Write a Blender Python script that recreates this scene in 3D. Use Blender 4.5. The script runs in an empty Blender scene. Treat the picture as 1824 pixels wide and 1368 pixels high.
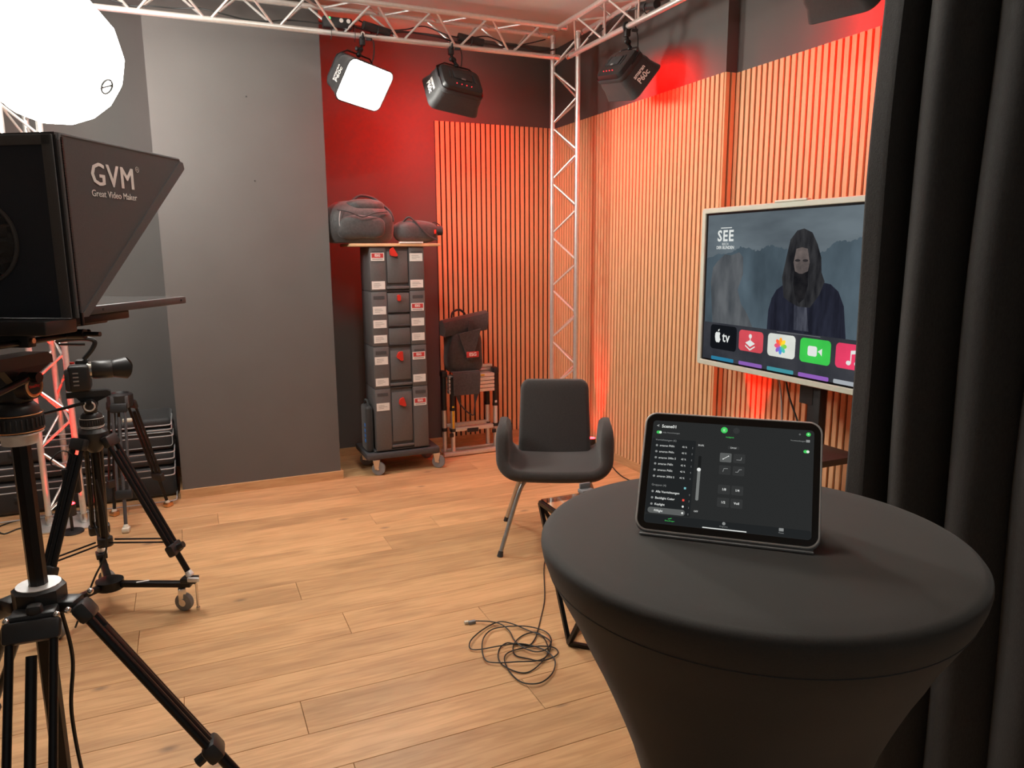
import bpy, bmesh, math, random
from mathutils import Vector, Matrix, Euler
random.seed(7)
S = bpy.context.scene
COL = S.collection
PI = math.pi
V = Vector

# ------------------------------------------------------------------ camera
YAW, PITCH, ROLL = math.radians(23.786), math.radians(10.144), math.radians(-0.403)
fw = V((math.sin(YAW)*math.cos(PITCH), math.cos(YAW)*math.cos(PITCH), -math.sin(PITCH)))
rt0 = V((math.cos(YAW), -math.sin(YAW), 0)); up0 = rt0.cross(fw)
rt = rt0*math.cos(ROLL) + up0*math.sin(ROLL); up = up0*math.cos(ROLL) - rt0*math.sin(ROLL)
cam = bpy.data.cameras.new('camera'); cam_o = bpy.data.objects.new('camera', cam); COL.objects.link(cam_o)
cm = Matrix((rt, up, -fw)).transposed().to_4x4(); cm.translation = V((0, 0, 1.5)); cam_o.matrix_world = cm
cam.sensor_width = 36; cam.sensor_fit = 'HORIZONTAL'; cam.lens = 36*1315/1824; cam.clip_start = .02
cam.dof.use_dof = True; cam.dof.focus_distance = 1.4; cam.dof.aperture_fstop = 20
S.camera = cam_o

# ------------------------------------------------------------------ light levels
LANTERN, KEY, RED, UPRED, AMB, FILL, EXPO = 26.0, 80.0, 95.0, 60.0, .13, 33.0, 0.3
w = bpy.data.worlds.new('world'); S.world = w; w.use_nodes = True
w.node_tree.nodes['Background'].inputs[0].default_value = (1, .95, .88, 1)
w.node_tree.nodes['Background'].inputs[1].default_value = AMB
S.view_settings.view_transform = 'Standard'; S.view_settings.look = 'None'
S.view_settings.exposure = EXPO; S.view_settings.gamma = 1; S.view_settings.use_curve_mapping = False

# ------------------------------------------------------------------ materials
MATS = {}
def mat(name, col, rough=.6, metal=0, var=.12, scale=30, bump=0, bscale=None, spec=.5, sheen=0, coat=0, stretch=None):
    if name in MATS: return MATS[name]
    m = bpy.data.materials.new(name); m.use_nodes = True; nt = m.node_tree; b = nt.nodes['Principled BSDF']
    tc = nt.nodes.new('ShaderNodeTexCoord'); n = nt.nodes.new('ShaderNodeTexNoise'); n.inputs['Scale'].default_value = scale
    n.inputs['Detail'].default_value = 4
    src = tc.outputs['Object']
    if stretch:
        mp = nt.nodes.new('ShaderNodeMapping'); mp.inputs['Scale'].default_value = stretch
        nt.links.new(src, mp.inputs[0]); src = mp.outputs[0]
    nt.links.new(src, n.inputs['Vector'])
    r = nt.nodes.new('ShaderNodeValToRGB')
    r.color_ramp.elements[0].position = .3; r.color_ramp.elements[1].position = .7
    r.color_ramp.elements[0].color = [c*(1-var) for c in col]+[1]; r.color_ramp.elements[1].color = [min(1, c*(1+var)) for c in col]+[1]
    nt.links.new(n.outputs['Fac'], r.inputs[0]); nt.links.new(r.outputs[0], b.inputs['Base Color'])
    b.inputs['Roughness'].default_value = rough; b.inputs['Metallic'].default_value = metal
    b.inputs['Specular IOR Level'].default_value = spec; b.inputs['Sheen Weight'].default_value = sheen; b.inputs['Coat Weight'].default_value = coat
    if bump:
        n2 = nt.nodes.new('ShaderNodeTexNoise'); n2.inputs['Scale'].default_value = bscale or scale*4; n2.inputs['Detail'].default_value = 3
        nt.links.new(src, n2.inputs['Vector'])
        bp = nt.nodes.new('ShaderNodeBump'); bp.inputs['Strength'].default_value = bump; bp.inputs['Distance'].default_value = .004
        nt.links.new(n2.outputs['Fac'], bp.inputs['Height']); nt.links.new(bp.outputs[0], b.inputs['Normal'])
    MATS[name] = m; return m
def emit(name, col, st):
    if name in MATS: return MATS[name]
    m = bpy.data.materials.new(name); m.use_nodes = True; nt = m.node_tree; nt.nodes.clear()
    e = nt.nodes.new('ShaderNodeEmission'); o = nt.nodes.new('ShaderNodeOutputMaterial')
    e.inputs[0].default_value = (*col, 1); e.inputs[1].default_value = st; nt.links.new(e.outputs[0], o.inputs[0])
    MATS[name] = m; return m
def srgb(r, g, b):
    f = lambda c: (c/255/12.92 if c/255 <= .04045 else ((c/255+.055)/1.055)**2.4)
    return (f(r), f(g), f(b))
def screen(name, r, g, b, k=1.0): return emit(name, srgb(r, g, b), k)
def wood(name, base, dark, knot=None, ring=6.0, stretch=(1, 9, 9), rough=.45, plank=False):
    m = bpy.data.materials.new(name); m.use_nodes = True; nt = m.node_tree; b = nt.nodes['Principled BSDF']; L = nt.links.new; N = nt.nodes.new
    tc = N('ShaderNodeTexCoord'); oi = N('ShaderNodeObjectInfo')
    sc = N('ShaderNodeVectorMath'); sc.operation = 'SCALE'; L(oi.outputs['Random'], sc.inputs['Scale']); sc.inputs[0].default_value = (37, 11, 23)
    ad = N('ShaderNodeVectorMath'); ad.operation = 'ADD'; L(tc.outputs['Object'], ad.inputs[0]); L(sc.outputs[0], ad.inputs[1])
    mp = N('ShaderNodeMapping'); mp.inputs['Scale'].default_value = stretch; L(ad.outputs[0], mp.inputs[0])
    n1 = N('ShaderNodeTexNoise'); n1.inputs['Scale'].default_value = ring; n1.inputs['Detail'].default_value = 7; n1.inputs['Distortion'].default_value = 1.2
    L(mp.outputs[0], n1.inputs['Vector'])
    r1 = N('ShaderNodeValToRGB'); e = r1.color_ramp.elements; e[0].position = .32; e[0].color = (*dark, 1); e[1].position = .62; e[1].color = (*base, 1)
    L(n1.outputs['Fac'], r1.inputs[0]); colr = r1.outputs[0]
    if plank:
        # tone of each board, broad cloudy streaks and a few knots
        hs = N('ShaderNodeHueSaturation'); mr = N('ShaderNodeMapRange'); mr.inputs[3].default_value = .84; mr.inputs[4].default_value = 1.1
        L(oi.outputs['Random'], mr.inputs[0]); L(mr.outputs[0], hs.inputs['Value']); L(colr, hs.inputs['Color']); colr = hs.outputs[0]
        mp2 = N('ShaderNodeMapping'); mp2.inputs['Scale'].default_value = (1.3, 5, 1); L(ad.outputs[0], mp2.inputs[0])
        n2 = N('ShaderNodeTexNoise'); n2.inputs['Scale'].default_value = 1.6; n2.inputs['Detail'].default_value = 5; L(mp2.outputs[0], n2.inputs['Vector'])
        r2 = N('ShaderNodeValToRGB'); e = r2.color_ramp.elements; e[0].position = .35; e[0].color = (.62, .6, .6, 1); e[1].position = .55; e[1].color = (1, 1, 1, 1)
        L(n2.outputs['Fac'], r2.inputs[0])
        mx = N('ShaderNodeMix'); mx.data_type = 'RGBA'; mx.blend_type = 'MULTIPLY'; mx.inputs[0].default_value = .55; L(colr, mx.inputs[6]); L(r2.outputs[0], mx.inputs[7]); colr = mx.outputs[2]
        mp3 = N('ShaderNodeMapping'); mp3.inputs['Scale'].default_value = (1.15, 2.1, .01); L(ad.outputs[0], mp3.inputs[0])
        vo = N('ShaderNodeTexVoronoi'); vo.voronoi_dimensions = '2D'; vo.inputs['Scale'].default_value = .95; L(mp3.outputs[0], vo.inputs['Vector'])
        r3 = N('ShaderNodeValToRGB'); e = r3.color_ramp.elements; e[0].position = .008; e[0].color = (1, 1, 1, 1); e[1].position = .04; e[1].color = (0, 0, 0, 1)
        L(vo.outputs['Distance'], r3.inputs[0])
        mu = N('ShaderNodeMath'); mu.operation = 'MULTIPLY'; L(r3.outputs[0], mu.inputs[0]); mu.inputs[1].default_value = .6
        mk = N('ShaderNodeMix'); mk.data_type = 'RGBA'; L(mu.outputs[0], mk.inputs[0]); L(colr, mk.inputs[6]); mk.inputs[7].default_value = (.13, .085, .06, 1); colr = mk.outputs[2]
    L(colr, b.inputs['Base Color']); b.inputs['Roughness'].default_value = rough; b.inputs['Specular IOR Level'].default_value = .35
    bp = N('ShaderNodeBump'); bp.inputs['Strength'].default_value = .12; bp.inputs['Distance'].default_value = .002; L(n1.outputs['Fac'], bp.inputs['Height']); L(bp.outputs[0], b.inputs['Normal'])
    MATS[name] = m; return m

m_paint = mat('dark_grey_paint', (.115, .107, .101), .75, var=.05, scale=3, bump=.05, bscale=300)
m_ceil = mat('white_ceiling', (.72, .69, .65), .9, var=.02, scale=2)
m_floor = wood('oak_floor', (.675, .405, .20), (.545, .305, .14), ring=3.2, stretch=(1.1, 13, 13), rough=.42, plank=True)
m_slat = wood('oak_slat', (.78, .49, .265), (.72, .43, .225), ring=5, stretch=(12, 12, .8), rough=.55)
m_base = wood('oak_baseboard', (.62, .38, .19), (.5, .28, .13), ring=5, stretch=(1, 1, 9), rough=.5)
m_board = wood('birch_board', (.68, .45, .25), (.58, .36, .18), ring=5, stretch=(1, 9, 9), rough=.55)
m_felt = mat('black_felt', (.012, .012, .011), .95)
m_sub = mat('floor_joint', (.16, .09, .045), .9)
m_alu = mat('brushed_aluminium', (.78, .77, .74), .36, .75, var=.05, scale=60)
m_steel = mat('bright_steel', (.75, .73, .7), .25, 1, var=.05)
m_black = mat('black_plastic', (.016, .016, .017), .42, var=.1)
m_blackmetal = mat('black_anodised_metal', (.014, .014, .015), .3, .5, var=.1)
m_rubber = mat('dark_rubber', (.03, .03, .032), .75)
m_greyrubber = mat('grey_rubber', (.2, .2, .2), .6)
m_cloth = mat('black_nylon', (.02, .02, .021), .6, var=.3, scale=200, bump=.25, bscale=900, sheen=.2)
m_hood = mat('hood_fabric', (.045, .043, .045), .7, var=.15, scale=500, bump=.3, bscale=1500, sheen=.15)
m_hoodrear = mat('hood_rear_fabric', (.02, .026, .038), .75, var=.15, scale=500, bump=.3, bscale=1500)
m_trim = mat('hood_binding', (.085, .085, .087), .7, var=.25, scale=900, bump=.4, bscale=2200)
m_curtain = mat('curtain_cloth', (.0235, .0232, .0228), .85, var=.25, scale=260, bump=.35, bscale=700, sheen=.12, stretch=(1, 1, .35))
m_cover = mat('stretch_cover', (.028, .025, .021), .75, var=.1, scale=350, bump=.2, bscale=1200, sheen=.15)
m_chair = mat('charcoal_wool', (.036, .031, .029), .9, var=.35, scale=420, bump=.5, bscale=700, sheen=.25)
m_chrome = mat('silver_leg', (.5, .49, .47), .35, .9)
m_tool = mat('graphite_plastic', (.105, .1, .1), .5, var=.06, scale=80)
m_tooldark = mat('graphite_plastic_dark', (.06, .06, .064), .5, var=.06, scale=80)
m_redplastic = mat('red_plastic', (.55, .03, .018), .4, var=.05)
m_white = mat('white_label', (.72, .7, .66), .6, var=.03)
m_print = mat('grey_print', (.22, .21, .2), .7)
m_redprint = mat('red_print', (.5, .04, .04), .6)
m_whiteprint = mat('white_print', (.8, .79, .76), .6)
m_yellow = mat('yellow_sticker', (.75, .5, .02), .5)
m_blueprint = mat('blue_print', (.03, .2, .65), .5)
m_gold = mat('copper_ring', (.72, .42, .22), .3, 1)
m_ivory = mat('ivory_frame', (.60, .64, .55), .45, var=.02)
m_glossblack = mat('gloss_black', (.006, .006, .007), .12, var=.05)
m_silver = mat('silver_case', (.78, .78, .77), .4, .3)
m_cover2 = mat('grey_folio', (.22, .23, .24), .6)
m_cable = mat('black_cable', (.015, .016, .015), .5)
m_piping = mat('grey_piping', (.36, .36, .36), .6)
m_bagcloth = mat('bag_canvas', (.035, .034, .034), .6, var=.3, scale=60, bump=.4, bscale=160, sheen=.3)
m_cream = mat('cream_rubber', (.62, .58, .48), .6)
m_lensglass = mat('lens_glass', (.01, .01, .015), .05, coat=1)
m_glassmat = bpy.data.materials.new('clear_glass'); m_glassmat.use_nodes = True
b = m_glassmat.node_tree.nodes['Principled BSDF']; b.inputs['Transmission Weight'].default_value = 1; b.inputs['Roughness'].default_value = .02; b.inputs['Base Color'].default_value = (.9, .95, .93, 1); b.inputs['IOR'].default_value = 1.45
m_mirror = mat('prompter_glass', (.3, .32, .34), .06, .3, var=.02, coat=1)
m_lit = emit('lit_diffuser', (1, .97, .88), KEY)
m_lantern = emit('lantern_glow', (1, .97, .91), LANTERN)
m_fill = emit('fill_lamp_diffuser', (1, .95, .87), FILL)  # glow of the added overhead fill lamps
# deep LED red lies outside the sRGB gamut, hence the slightly negative green and blue
m_redlit = emit('red_diffuser', (1, -.07, -.012), RED)
m_rednear = emit('red_diffuser_dimmed', (1, -.07, -.012), RED*.6)
m_redspot = emit('red_uplight_lens', (1, .006, .008), 60)
m_redled = emit('red_indicator', (1, .02, .03), 4)
m_greenled = emit('green_indicator', (.05, .9, .2), 2)

# ------------------------------------------------------------------ mesh helpers
I4 = Matrix.Identity(4)
def fr(o, z, x=None):
    """frame at o with local Z along z and local X near x"""
    z = V(z).normalized()
    x = V(x) if x is not None else (V((1, 0, 0)) if abs(z.x) < .9 else V((0, 1, 0)))
    x = (x - z*x.dot(z)).normalized(); y = z.cross(x)
    m = Matrix((x, y, z)).transposed().to_4x4(); m.translation = V(o); return m
def T(x, y, z): return Matrix.Translation((x, y, z))
def RZ(a): return Matrix.Rotation(a, 4, 'Z')
def RX(a): return Matrix.Rotation(a, 4, 'X')
def RY(a): return Matrix.Rotation(a, 4, 'Y')
def rrect(wd, h, r, n=5):
    p = []
    for cx, cy, a0 in ((wd/2-r, h/2-r, 0), (-wd/2+r, h/2-r, PI/2), (-wd/2+r, -h/2+r, PI), (wd/2-r, -h/2+r, 1.5*PI)):
        for i in range(n+1):
            a = a0+PI/2*i/n; p.append((cx+r*math.cos(a), cy+r*math.sin(a)))
    return p
def spline(pts, n=8, closed=False):
    P = [V(p) for p in pts]; out = []; N = len(P)
    for i in range(N if closed else N-1):
        g = lambda k: P[k % N] if closed else P[max(0, min(N-1, k))]
        p0, p1, p2, p3 = g(i-1), g(i), g(i+1), g(i+2)
        for k in range(n):
            t = k/n
            out.append(.5*((2*p1)+(p2-p0)*t+(2*p0-5*p1+4*p2-p3)*t*t+(3*p1-p0-3*p2+p3)*t**3))
    if not closed: out.append(P[-1])
    return out
class MB:
    def __init__(s): s.v = []; s.f = []
    def add(s, vs, fs, M=I4):
        o = len(s.v); s.v += [M @ V(p) for p in vs]; s.f += [tuple(i+o for i in f) for f in fs]; return s
    def box(s, x0, x1, y0, y1, z0, z1, M=I4):
        return s.add([(x, y, z) for x in (x0, x1) for y in (y0, y1) for z in (z0, z1)],
                     [(0, 1, 3, 2), (4, 6, 7, 5), (0, 4, 5, 1), (2, 3, 7, 6), (0, 2, 6, 4), (1, 5, 7, 3)], M)
    def cbox(s, c, sz, M=I4): return s.box(c[0]-sz[0]/2, c[0]+sz[0]/2, c[1]-sz[1]/2, c[1]+sz[1]/2, c[2]-sz[2]/2, c[2]+sz[2]/2, M)
    def rbox(s, c, sz, r, M=I4, seg=2):
        bm = bmesh.new(); bmesh.ops.create_cube(bm, size=1)
        for v in bm.verts: v.co = V((v.co.x*sz[0]+c[0], v.co.y*sz[1]+c[1], v.co.z*sz[2]+c[2]))
        bmesh.ops.bevel(bm, geom=bm.edges[:], offset=min(r, min(sz)*.49), segments=seg, profile=.5, affect='EDGES')
        bm.verts.index_update(); s.add([v.co.copy() for v in bm.verts], [[v.index for v in f.verts] for f in bm.faces], M); bm.free(); return s
    def cyl(s, p0, p1, r0, r1=None, n=14, M=I4):
        r1 = r0 if r1 is None else r1; p0 = V(p0); p1 = V(p1); F = fr(p0, p1-p0); L = (p1-p0).length
        vs = [F @ V((r*math.cos(2*PI*i/n), r*math.sin(2*PI*i/n), z)) for r, z in ((r0, 0), (r1, L)) for i in range(n)]
        fs = [(i, (i+1) % n, n+(i+1) % n, n+i) for i in range(n)]+[tuple(range(n-1, -1, -1)), tuple(range(n, 2*n))]
        return s.add(vs, fs, M)
    def tube(s, pts, r, n=8, closed=False, M=I4):
        P = [V(p) for p in pts]; N = len(P); rs = r if isinstance(r, (list, tuple)) else [r]*N
        tg = [((P[(i+1) % N]-P[i-1]) if closed else (P[min(i+1, N-1)]-P[max(i-1, 0)])).normalized() for i in range(N)]
        nr = tg[0].orthogonal().normalized(); vs = []
        for i in range(N):
            nr = (nr-tg[i]*nr.dot(tg[i])).normalized(); bn = tg[i].cross(nr)
            vs += [P[i]+(nr*math.cos(2*PI*k/n)+bn*math.sin(2*PI*k/n))*rs[i] for k in range(n)]
        fs = [(i*n+k, i*n+(k+1) % n, ((i+1) % N)*n+(k+1) % n, ((i+1) % N)*n+k) for i in range(N if closed else N-1) for k in range(n)]
        if not closed: fs += [tuple(range(n-1, -1, -1)), tuple(range((N-1)*n, N*n))]
        return s.add(vs, fs, M)
    def lathe(s, prof, n=24, M=I4, capa=True):
        vs = [(r*math.cos(2*PI*i/n), r*math.sin(2*PI*i/n), z) for r, z in prof for i in range(n)]
        fs = [(j*n+i, j*n+(i+1) % n, (j+1)*n+(i+1) % n, (j+1)*n+i) for j in range(len(prof)-1) for i in range(n)]
        if capa: fs += [tuple(range(n-1, -1, -1)), tuple(range((len(prof)-1)*n, len(prof)*n))]
        return s.add(vs, fs, M)
    def prism(s, poly, z0, z1, M=I4):
        n = len(poly)
        return s.add([(x, y, z) for z in (z0, z1) for x, y in poly], [(i, (i+1) % n, n+(i+1) % n, n+i) for i in range(n)]+[tuple(range(n-1, -1, -1)), tuple(range(n, 2*n))], M)
    def loops(s, loops, M=I4, cap0=False, cap1=False):
        n = len(loops[0]); vs = [p for l in loops for p in l]
        fs = [(j*n+i, j*n+(i+1) % n, (j+1)*n+(i+1) % n, (j+1)*n+i) for j in range(len(loops)-1) for i in range(n)]
        if cap0: fs.append(tuple(range(n-1, -1, -1)))
        if cap1: fs.append(tuple(range((len(loops)-1)*n, len(loops)*n)))
        return s.add(vs, fs, M)
    def ell(s, c, r, M=I4, n=16, m=10, p=1.0):
        vs = []; fs = []
        sg = lambda a: math.copysign(abs(a)**p, a)
        for j in range(m+1):
            t = -PI/2+PI*j/m
            for i in range(n):
                a = 2*PI*i/n; vs.append((c[0]+r[0]*sg(math.cos(t))*sg(math.cos(a)), c[1]+r[1]*sg(math.cos(t))*sg(math.sin(a)), c[2]+r[2]*sg(math.sin(t))))
        for j in range(m):
            for i in range(n): fs.append((j*n+i, j*n+(i+1) % n, (j+1)*n+(i+1) % n, (j+1)*n+i))
        return s.add(vs, fs, M)
    def torus(s, R, r, M=I4, n=24, k=8): return s.tube([(R*math.cos(2*PI*i/n), R*math.sin(2*PI*i/n), 0) for i in range(n)], r, k, True, M)
    def mesh(s, name, m, smooth=True):
        me = bpy.data.meshes.new(name); me.from_pydata([tuple(v) for v in s.v], [], s.f); me.validate(); me.update()
        bm = bmesh.new(); bm.from_mesh(me); bmesh.ops.recalc_face_normals(bm, faces=bm.faces[:]); bm.to_mesh(me); bm.free()
        me.materials.append(m)
        if smooth:
            me.shade_smooth(); me.set_sharp_from_angle(angle=math.radians(38))
        return me
    def build(s, name, m, parent=None, smooth=True, M=None):
        o = bpy.data.objects.new(name, s.mesh(name, m, smooth)); COL.objects.link(o); o.parent = parent
        if M is not None: o.matrix_local = M
        return o
def inst(name, me, M, parent):
    o = bpy.data.objects.new(name, me); COL.objects.link(o); o.parent = parent; o.matrix_local = M; return o
def tag(o, label, cat, group=None):
    o['label'] = label; o['category'] = cat
    if group: o['group'] = group
    return o
def thing(name, label, cat, M=I4, group=None):
    o = bpy.data.objects.new(name, None); COL.objects.link(o); o.empty_display_size = .05; o.matrix_world = M
    return tag(o, label, cat, group)
def struct(o, label=None):
    o['kind'] = 'structure'
    if label: o['label'] = label
    return o
def text(name, s, size, m, parent, M, bold=0.0, align='CENTER', ext=.0004, spacing=1.0):
    c = bpy.data.curves.new('t', 'FONT'); c.body = s; c.size = size; c.align_x = align; c.align_y = 'CENTER'; c.extrude = ext; c.offset = bold; c.space_character = spacing; c.resolution_u = 3
    o = bpy.data.objects.new('t', c); COL.objects.link(o); dg = bpy.context.evaluated_depsgraph_get()
    me = bpy.data.meshes.new_from_object(o.evaluated_get(dg)); bpy.data.objects.remove(o); bpy.data.curves.remove(c)
    me.materials.clear(); me.materials.append(m); me.name = name
    return inst(name, me, M, parent)
def textmb(mb, s, size, M, bold=0.0, align='CENTER', spacing=1.0):
    """add flat lettering to a mesh builder"""
    c = bpy.data.curves.new('t', 'FONT'); c.body = s; c.size = size; c.align_x = align; c.align_y = 'CENTER'; c.offset = bold; c.space_character = spacing; c.resolution_u = 2
    o = bpy.data.objects.new('t', c); COL.objects.link(o); dg = bpy.context.evaluated_depsgraph_get()
    me = bpy.data.meshes.new_from_object(o.evaluated_get(dg)); bpy.data.objects.remove(o); bpy.data.curves.remove(c)
    mb.add([v.co.copy() for v in me.vertices], [tuple(p.vertices) for p in me.polygons], M); bpy.data.meshes.remove(me)

# ------------------------------------------------------------------ the room
XL, YN, ZC = -2.6, -1.2, 3.05
floor = struct(MB().box(XL, 2.9, YN, 5.45, -.06, -.014).build('floor', m_sub, smooth=False))
seams = {0: .51, 1: -.27, 2: .37, 3: -.30, 4: .88, 5: -1.0, 6: .89, 7: -.11, 8: .08, 9: .93, 10: -.4, 11: 1.3, 12: .2, 13: .7}
PW = .1913
for row in range(-21, 14):
    y0 = 2.766+PW*row; y1 = y0+PW
    if y1 < YN or y0 > 5.43: continue
    y0 = max(y0, YN); y1 = min(y1, 5.43); x = seams.get(row, random.uniform(-.9, 1.1)) - 4.4
    while x < 2.87:
        a, e = max(x, XL), min(x+2.2, 2.87); x += 2.2
        if e-a < .05: continue
        cx, cy = (a+e)/2, (y0+y1)/2; hx, hy = (e-a)/2-.0007, (y1-y0)/2-.0007; c = .0012
        mb = MB().loops([[(-hx, -hy, -.014), (hx, -hy, -.014), (hx, hy, -.014), (-hx, hy, -.014)], [(-hx, -hy, -c), (hx, -hy, -c), (hx, hy, -c), (-hx, hy, -c)],
                         [(-hx+c, -hy+c, 0), (hx-c, -hy+c, 0), (hx-c, hy-c, 0), (-hx+c, hy-c, 0)]], cap1=True)
        mb.build('plank', m_floor, floor, False, T(cx, cy, 0))

WB = 5.424       # back wall plane
wall_back = struct(MB().box(XL-.1, 3.0, WB, WB+.1, 0, ZC).build('wall_back', m_paint, smooth=False))
wall_pillar = struct(MB().box(-.10, .876, 4.865, WB, 0, ZC).build('wall_pillar', m_paint, smooth=False))
wall_right = struct(MB().prism([(2.790, 5.45), (2.790, 3.414), (2.864, 3.414), (2.864, YN), (3.0, YN), (3.0, 5.45)], 0, ZC).build('wall_right', m_paint, smooth=False))
wall_left = struct(MB().box(XL-.1, XL, YN, WB, 0, ZC).build('wall_left', m_paint, smooth=False))
ceiling = struct(MB().box(XL-.1, 3.0, YN, WB+.1, ZC, ZC+.08).build('ceiling', m_ceil, smooth=False))
for x, z in ((.43, 2.42), (.447, 1.935)):
    MB().cyl((x, 4.866, z), (x, 4.860, z), .0045).build('wall_plug', m_black, wall_pillar)
# slats: 27 mm strips on a 40 mm pitch over black felt
ST = 2.45
slat_me = MB().rbox((0, 0, (ST+.06)/2), (.027, .014, ST-.06), .0012, seg=1).mesh('slat', m_slat, False)
MB().box(1.779, 2.786, 5.412, WB, .06, ST).build('felt_backing', m_felt, wall_back, False)
for i in range(25): inst('slat', slat_me, T(1.793+.0405*i, 5.407, 0), wall_back)
MB().box(2.779, 2.79, 3.40, 5.412, .06, ST).build('felt_backing', m_felt, wall_right, False)
for i in range(50): inst('slat', slat_me, T(2.773, 5.386-.0402*i, 0) @ RZ(PI/2), wall_right)
MB().box(2.779, 2.862, 3.402, 3.413, .06, ST).build('felt_backing', m_felt, wall_right, False)
for i in range(2): inst('slat', slat_me, T(2.785+.04*i, 3.396, 0), wall_right)
MB().box(2.853, 2.864, YN, 3.402, .06, ST).build('felt_backing', m_felt, wall_right, False)
for i in range(72): inst('slat', slat_me, T(2.847, 3.374-.0404*i, 0) @ RZ(PI/2), wall_right)
struct(MB().box(.876, 2.77, 5.408, WB, 0, .06).build('baseboard_back', m_base, smooth=False))
struct(MB().box(-.115, .891, 4.850, 4.865, 0, .056).box(.876, .891, 4.865, 5.408, 0, .056).box(-.115, -.1, 4.865, 5.424, 0, .056).build('baseboard_pillar', m_base, smooth=False))
struct(MB().box(2.768, 2.79, 3.392, 5.424, 0, .06).box(2.768, 2.864, 3.39, 3.414, 0, .06).box(2.842, 2.864, YN, 3.392, 0, .06).build('baseboard_right', m_base, smooth=False))
struct(MB().box(XL, -.115, 5.408, WB, 0, .06).build('baseboard_recess', m_base, smooth=False))

# ------------------------------------------------------------------ lighting truss
TS, TH, RC, RB = .2, .162, .0165, .007
PER = .368
def truss(name, label, p0, p1, tri, phase=0.0, plate=False):
    """three chords at the offsets 'tri' from the line p0-p1, zigzag braces on each face"""
    p0, p1 = V(p0), V(p1); ax = (p1-p0).normalized(); L = (p1-p0).length
    t = thing(name, label, 'truss', T(*p0), 'aluminium lighting truss'); tri = [V(q) for q in tri]
    for q in tri:
        MB().cyl(q, q+ax*L, RC, n=16).build('chord', m_alu, t)
    half = PER/2; me = None
    for a, b_ in ((0, 1), (0, 2), (1, 2)):
        A, B = tri[a], tri[b_]; s0 = phase if (a, b_) != (1, 2) else phase+half*.5; k = 0; s = s0
        while s+half < L-.02:
            lo, hi = (A, B) if k % 2 == 0 else (B, A)
            d0 = lo+ax*(s+.012); d1 = hi+ax*(s+half-.012); v = d1-d0; ln = v.length; key = round(ln, 3)
            if key not in BRACE: BRACE[key] = MB().cyl((0, 0, RC*.7), (0, 0, key-RC*.7), RB, n=8).mesh('brace', m_alu)
            if s > .03: inst('brace', BRACE[key], fr(d0, v), t)
            s += half; k += 1
    for e in (.03, L-.03):
        for q in tri: MB().cyl(q+ax*(e-.02), q+ax*(e+.02), RC*1.18, n=16).build('coupler', m_steel, t)
    if plate: MB().rbox((0, 0, -.006), (.34, .34, .008), .003).build('base_plate', m_alu, t)
    return t
BRACE = {}
ZB = 2.785
beam_x = [(0, 0, 0), (0, -TS/2, TH), (0, TS/2, TH)]
beam_y = [(0, 0, 0), (-TS/2, 0, TH), (TS/2, 0, TH)]
truss('truss_beam', 'silver triangular truss beam running along the dark back wall', (-.62, 4.7, ZB), (2.44, 4.7, ZB), beam_x, .122)
truss('truss_beam', 'silver triangular truss beam running along the slatted right wall', (2.48, 4.66, ZB), (2.48, .4, ZB), beam_y, .1)
truss('truss_beam', 'silver truss beam that carries the round glowing lantern', (-.72, 4.58, ZB), (-.72, 2.6, ZB), beam_y, .1)
vd = math.radians(27.9); u_ = V((math.cos(vd), -math.sin(vd), 0)); v_ = V((math.sin(vd), math.cos(vd), 0))
truss('truss_tower', 'upright silver truss tower standing in the slatted room corner', (2.482, 4.70, .012), (2.482, 4.70, 2.93), [-u_*.085, u_*.085+v_*.1, u_*.085-v_*.1], .13, True)
truss('truss_tower', 'upright silver truss tower behind the cameras, tinted red low down', (-.70, 4.70, .012), (-.70, 4.70, 2.93), [(-.09, -.03, 0), (.085, -.07, 0), (.0, .11, 0)], .06, True)

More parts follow.
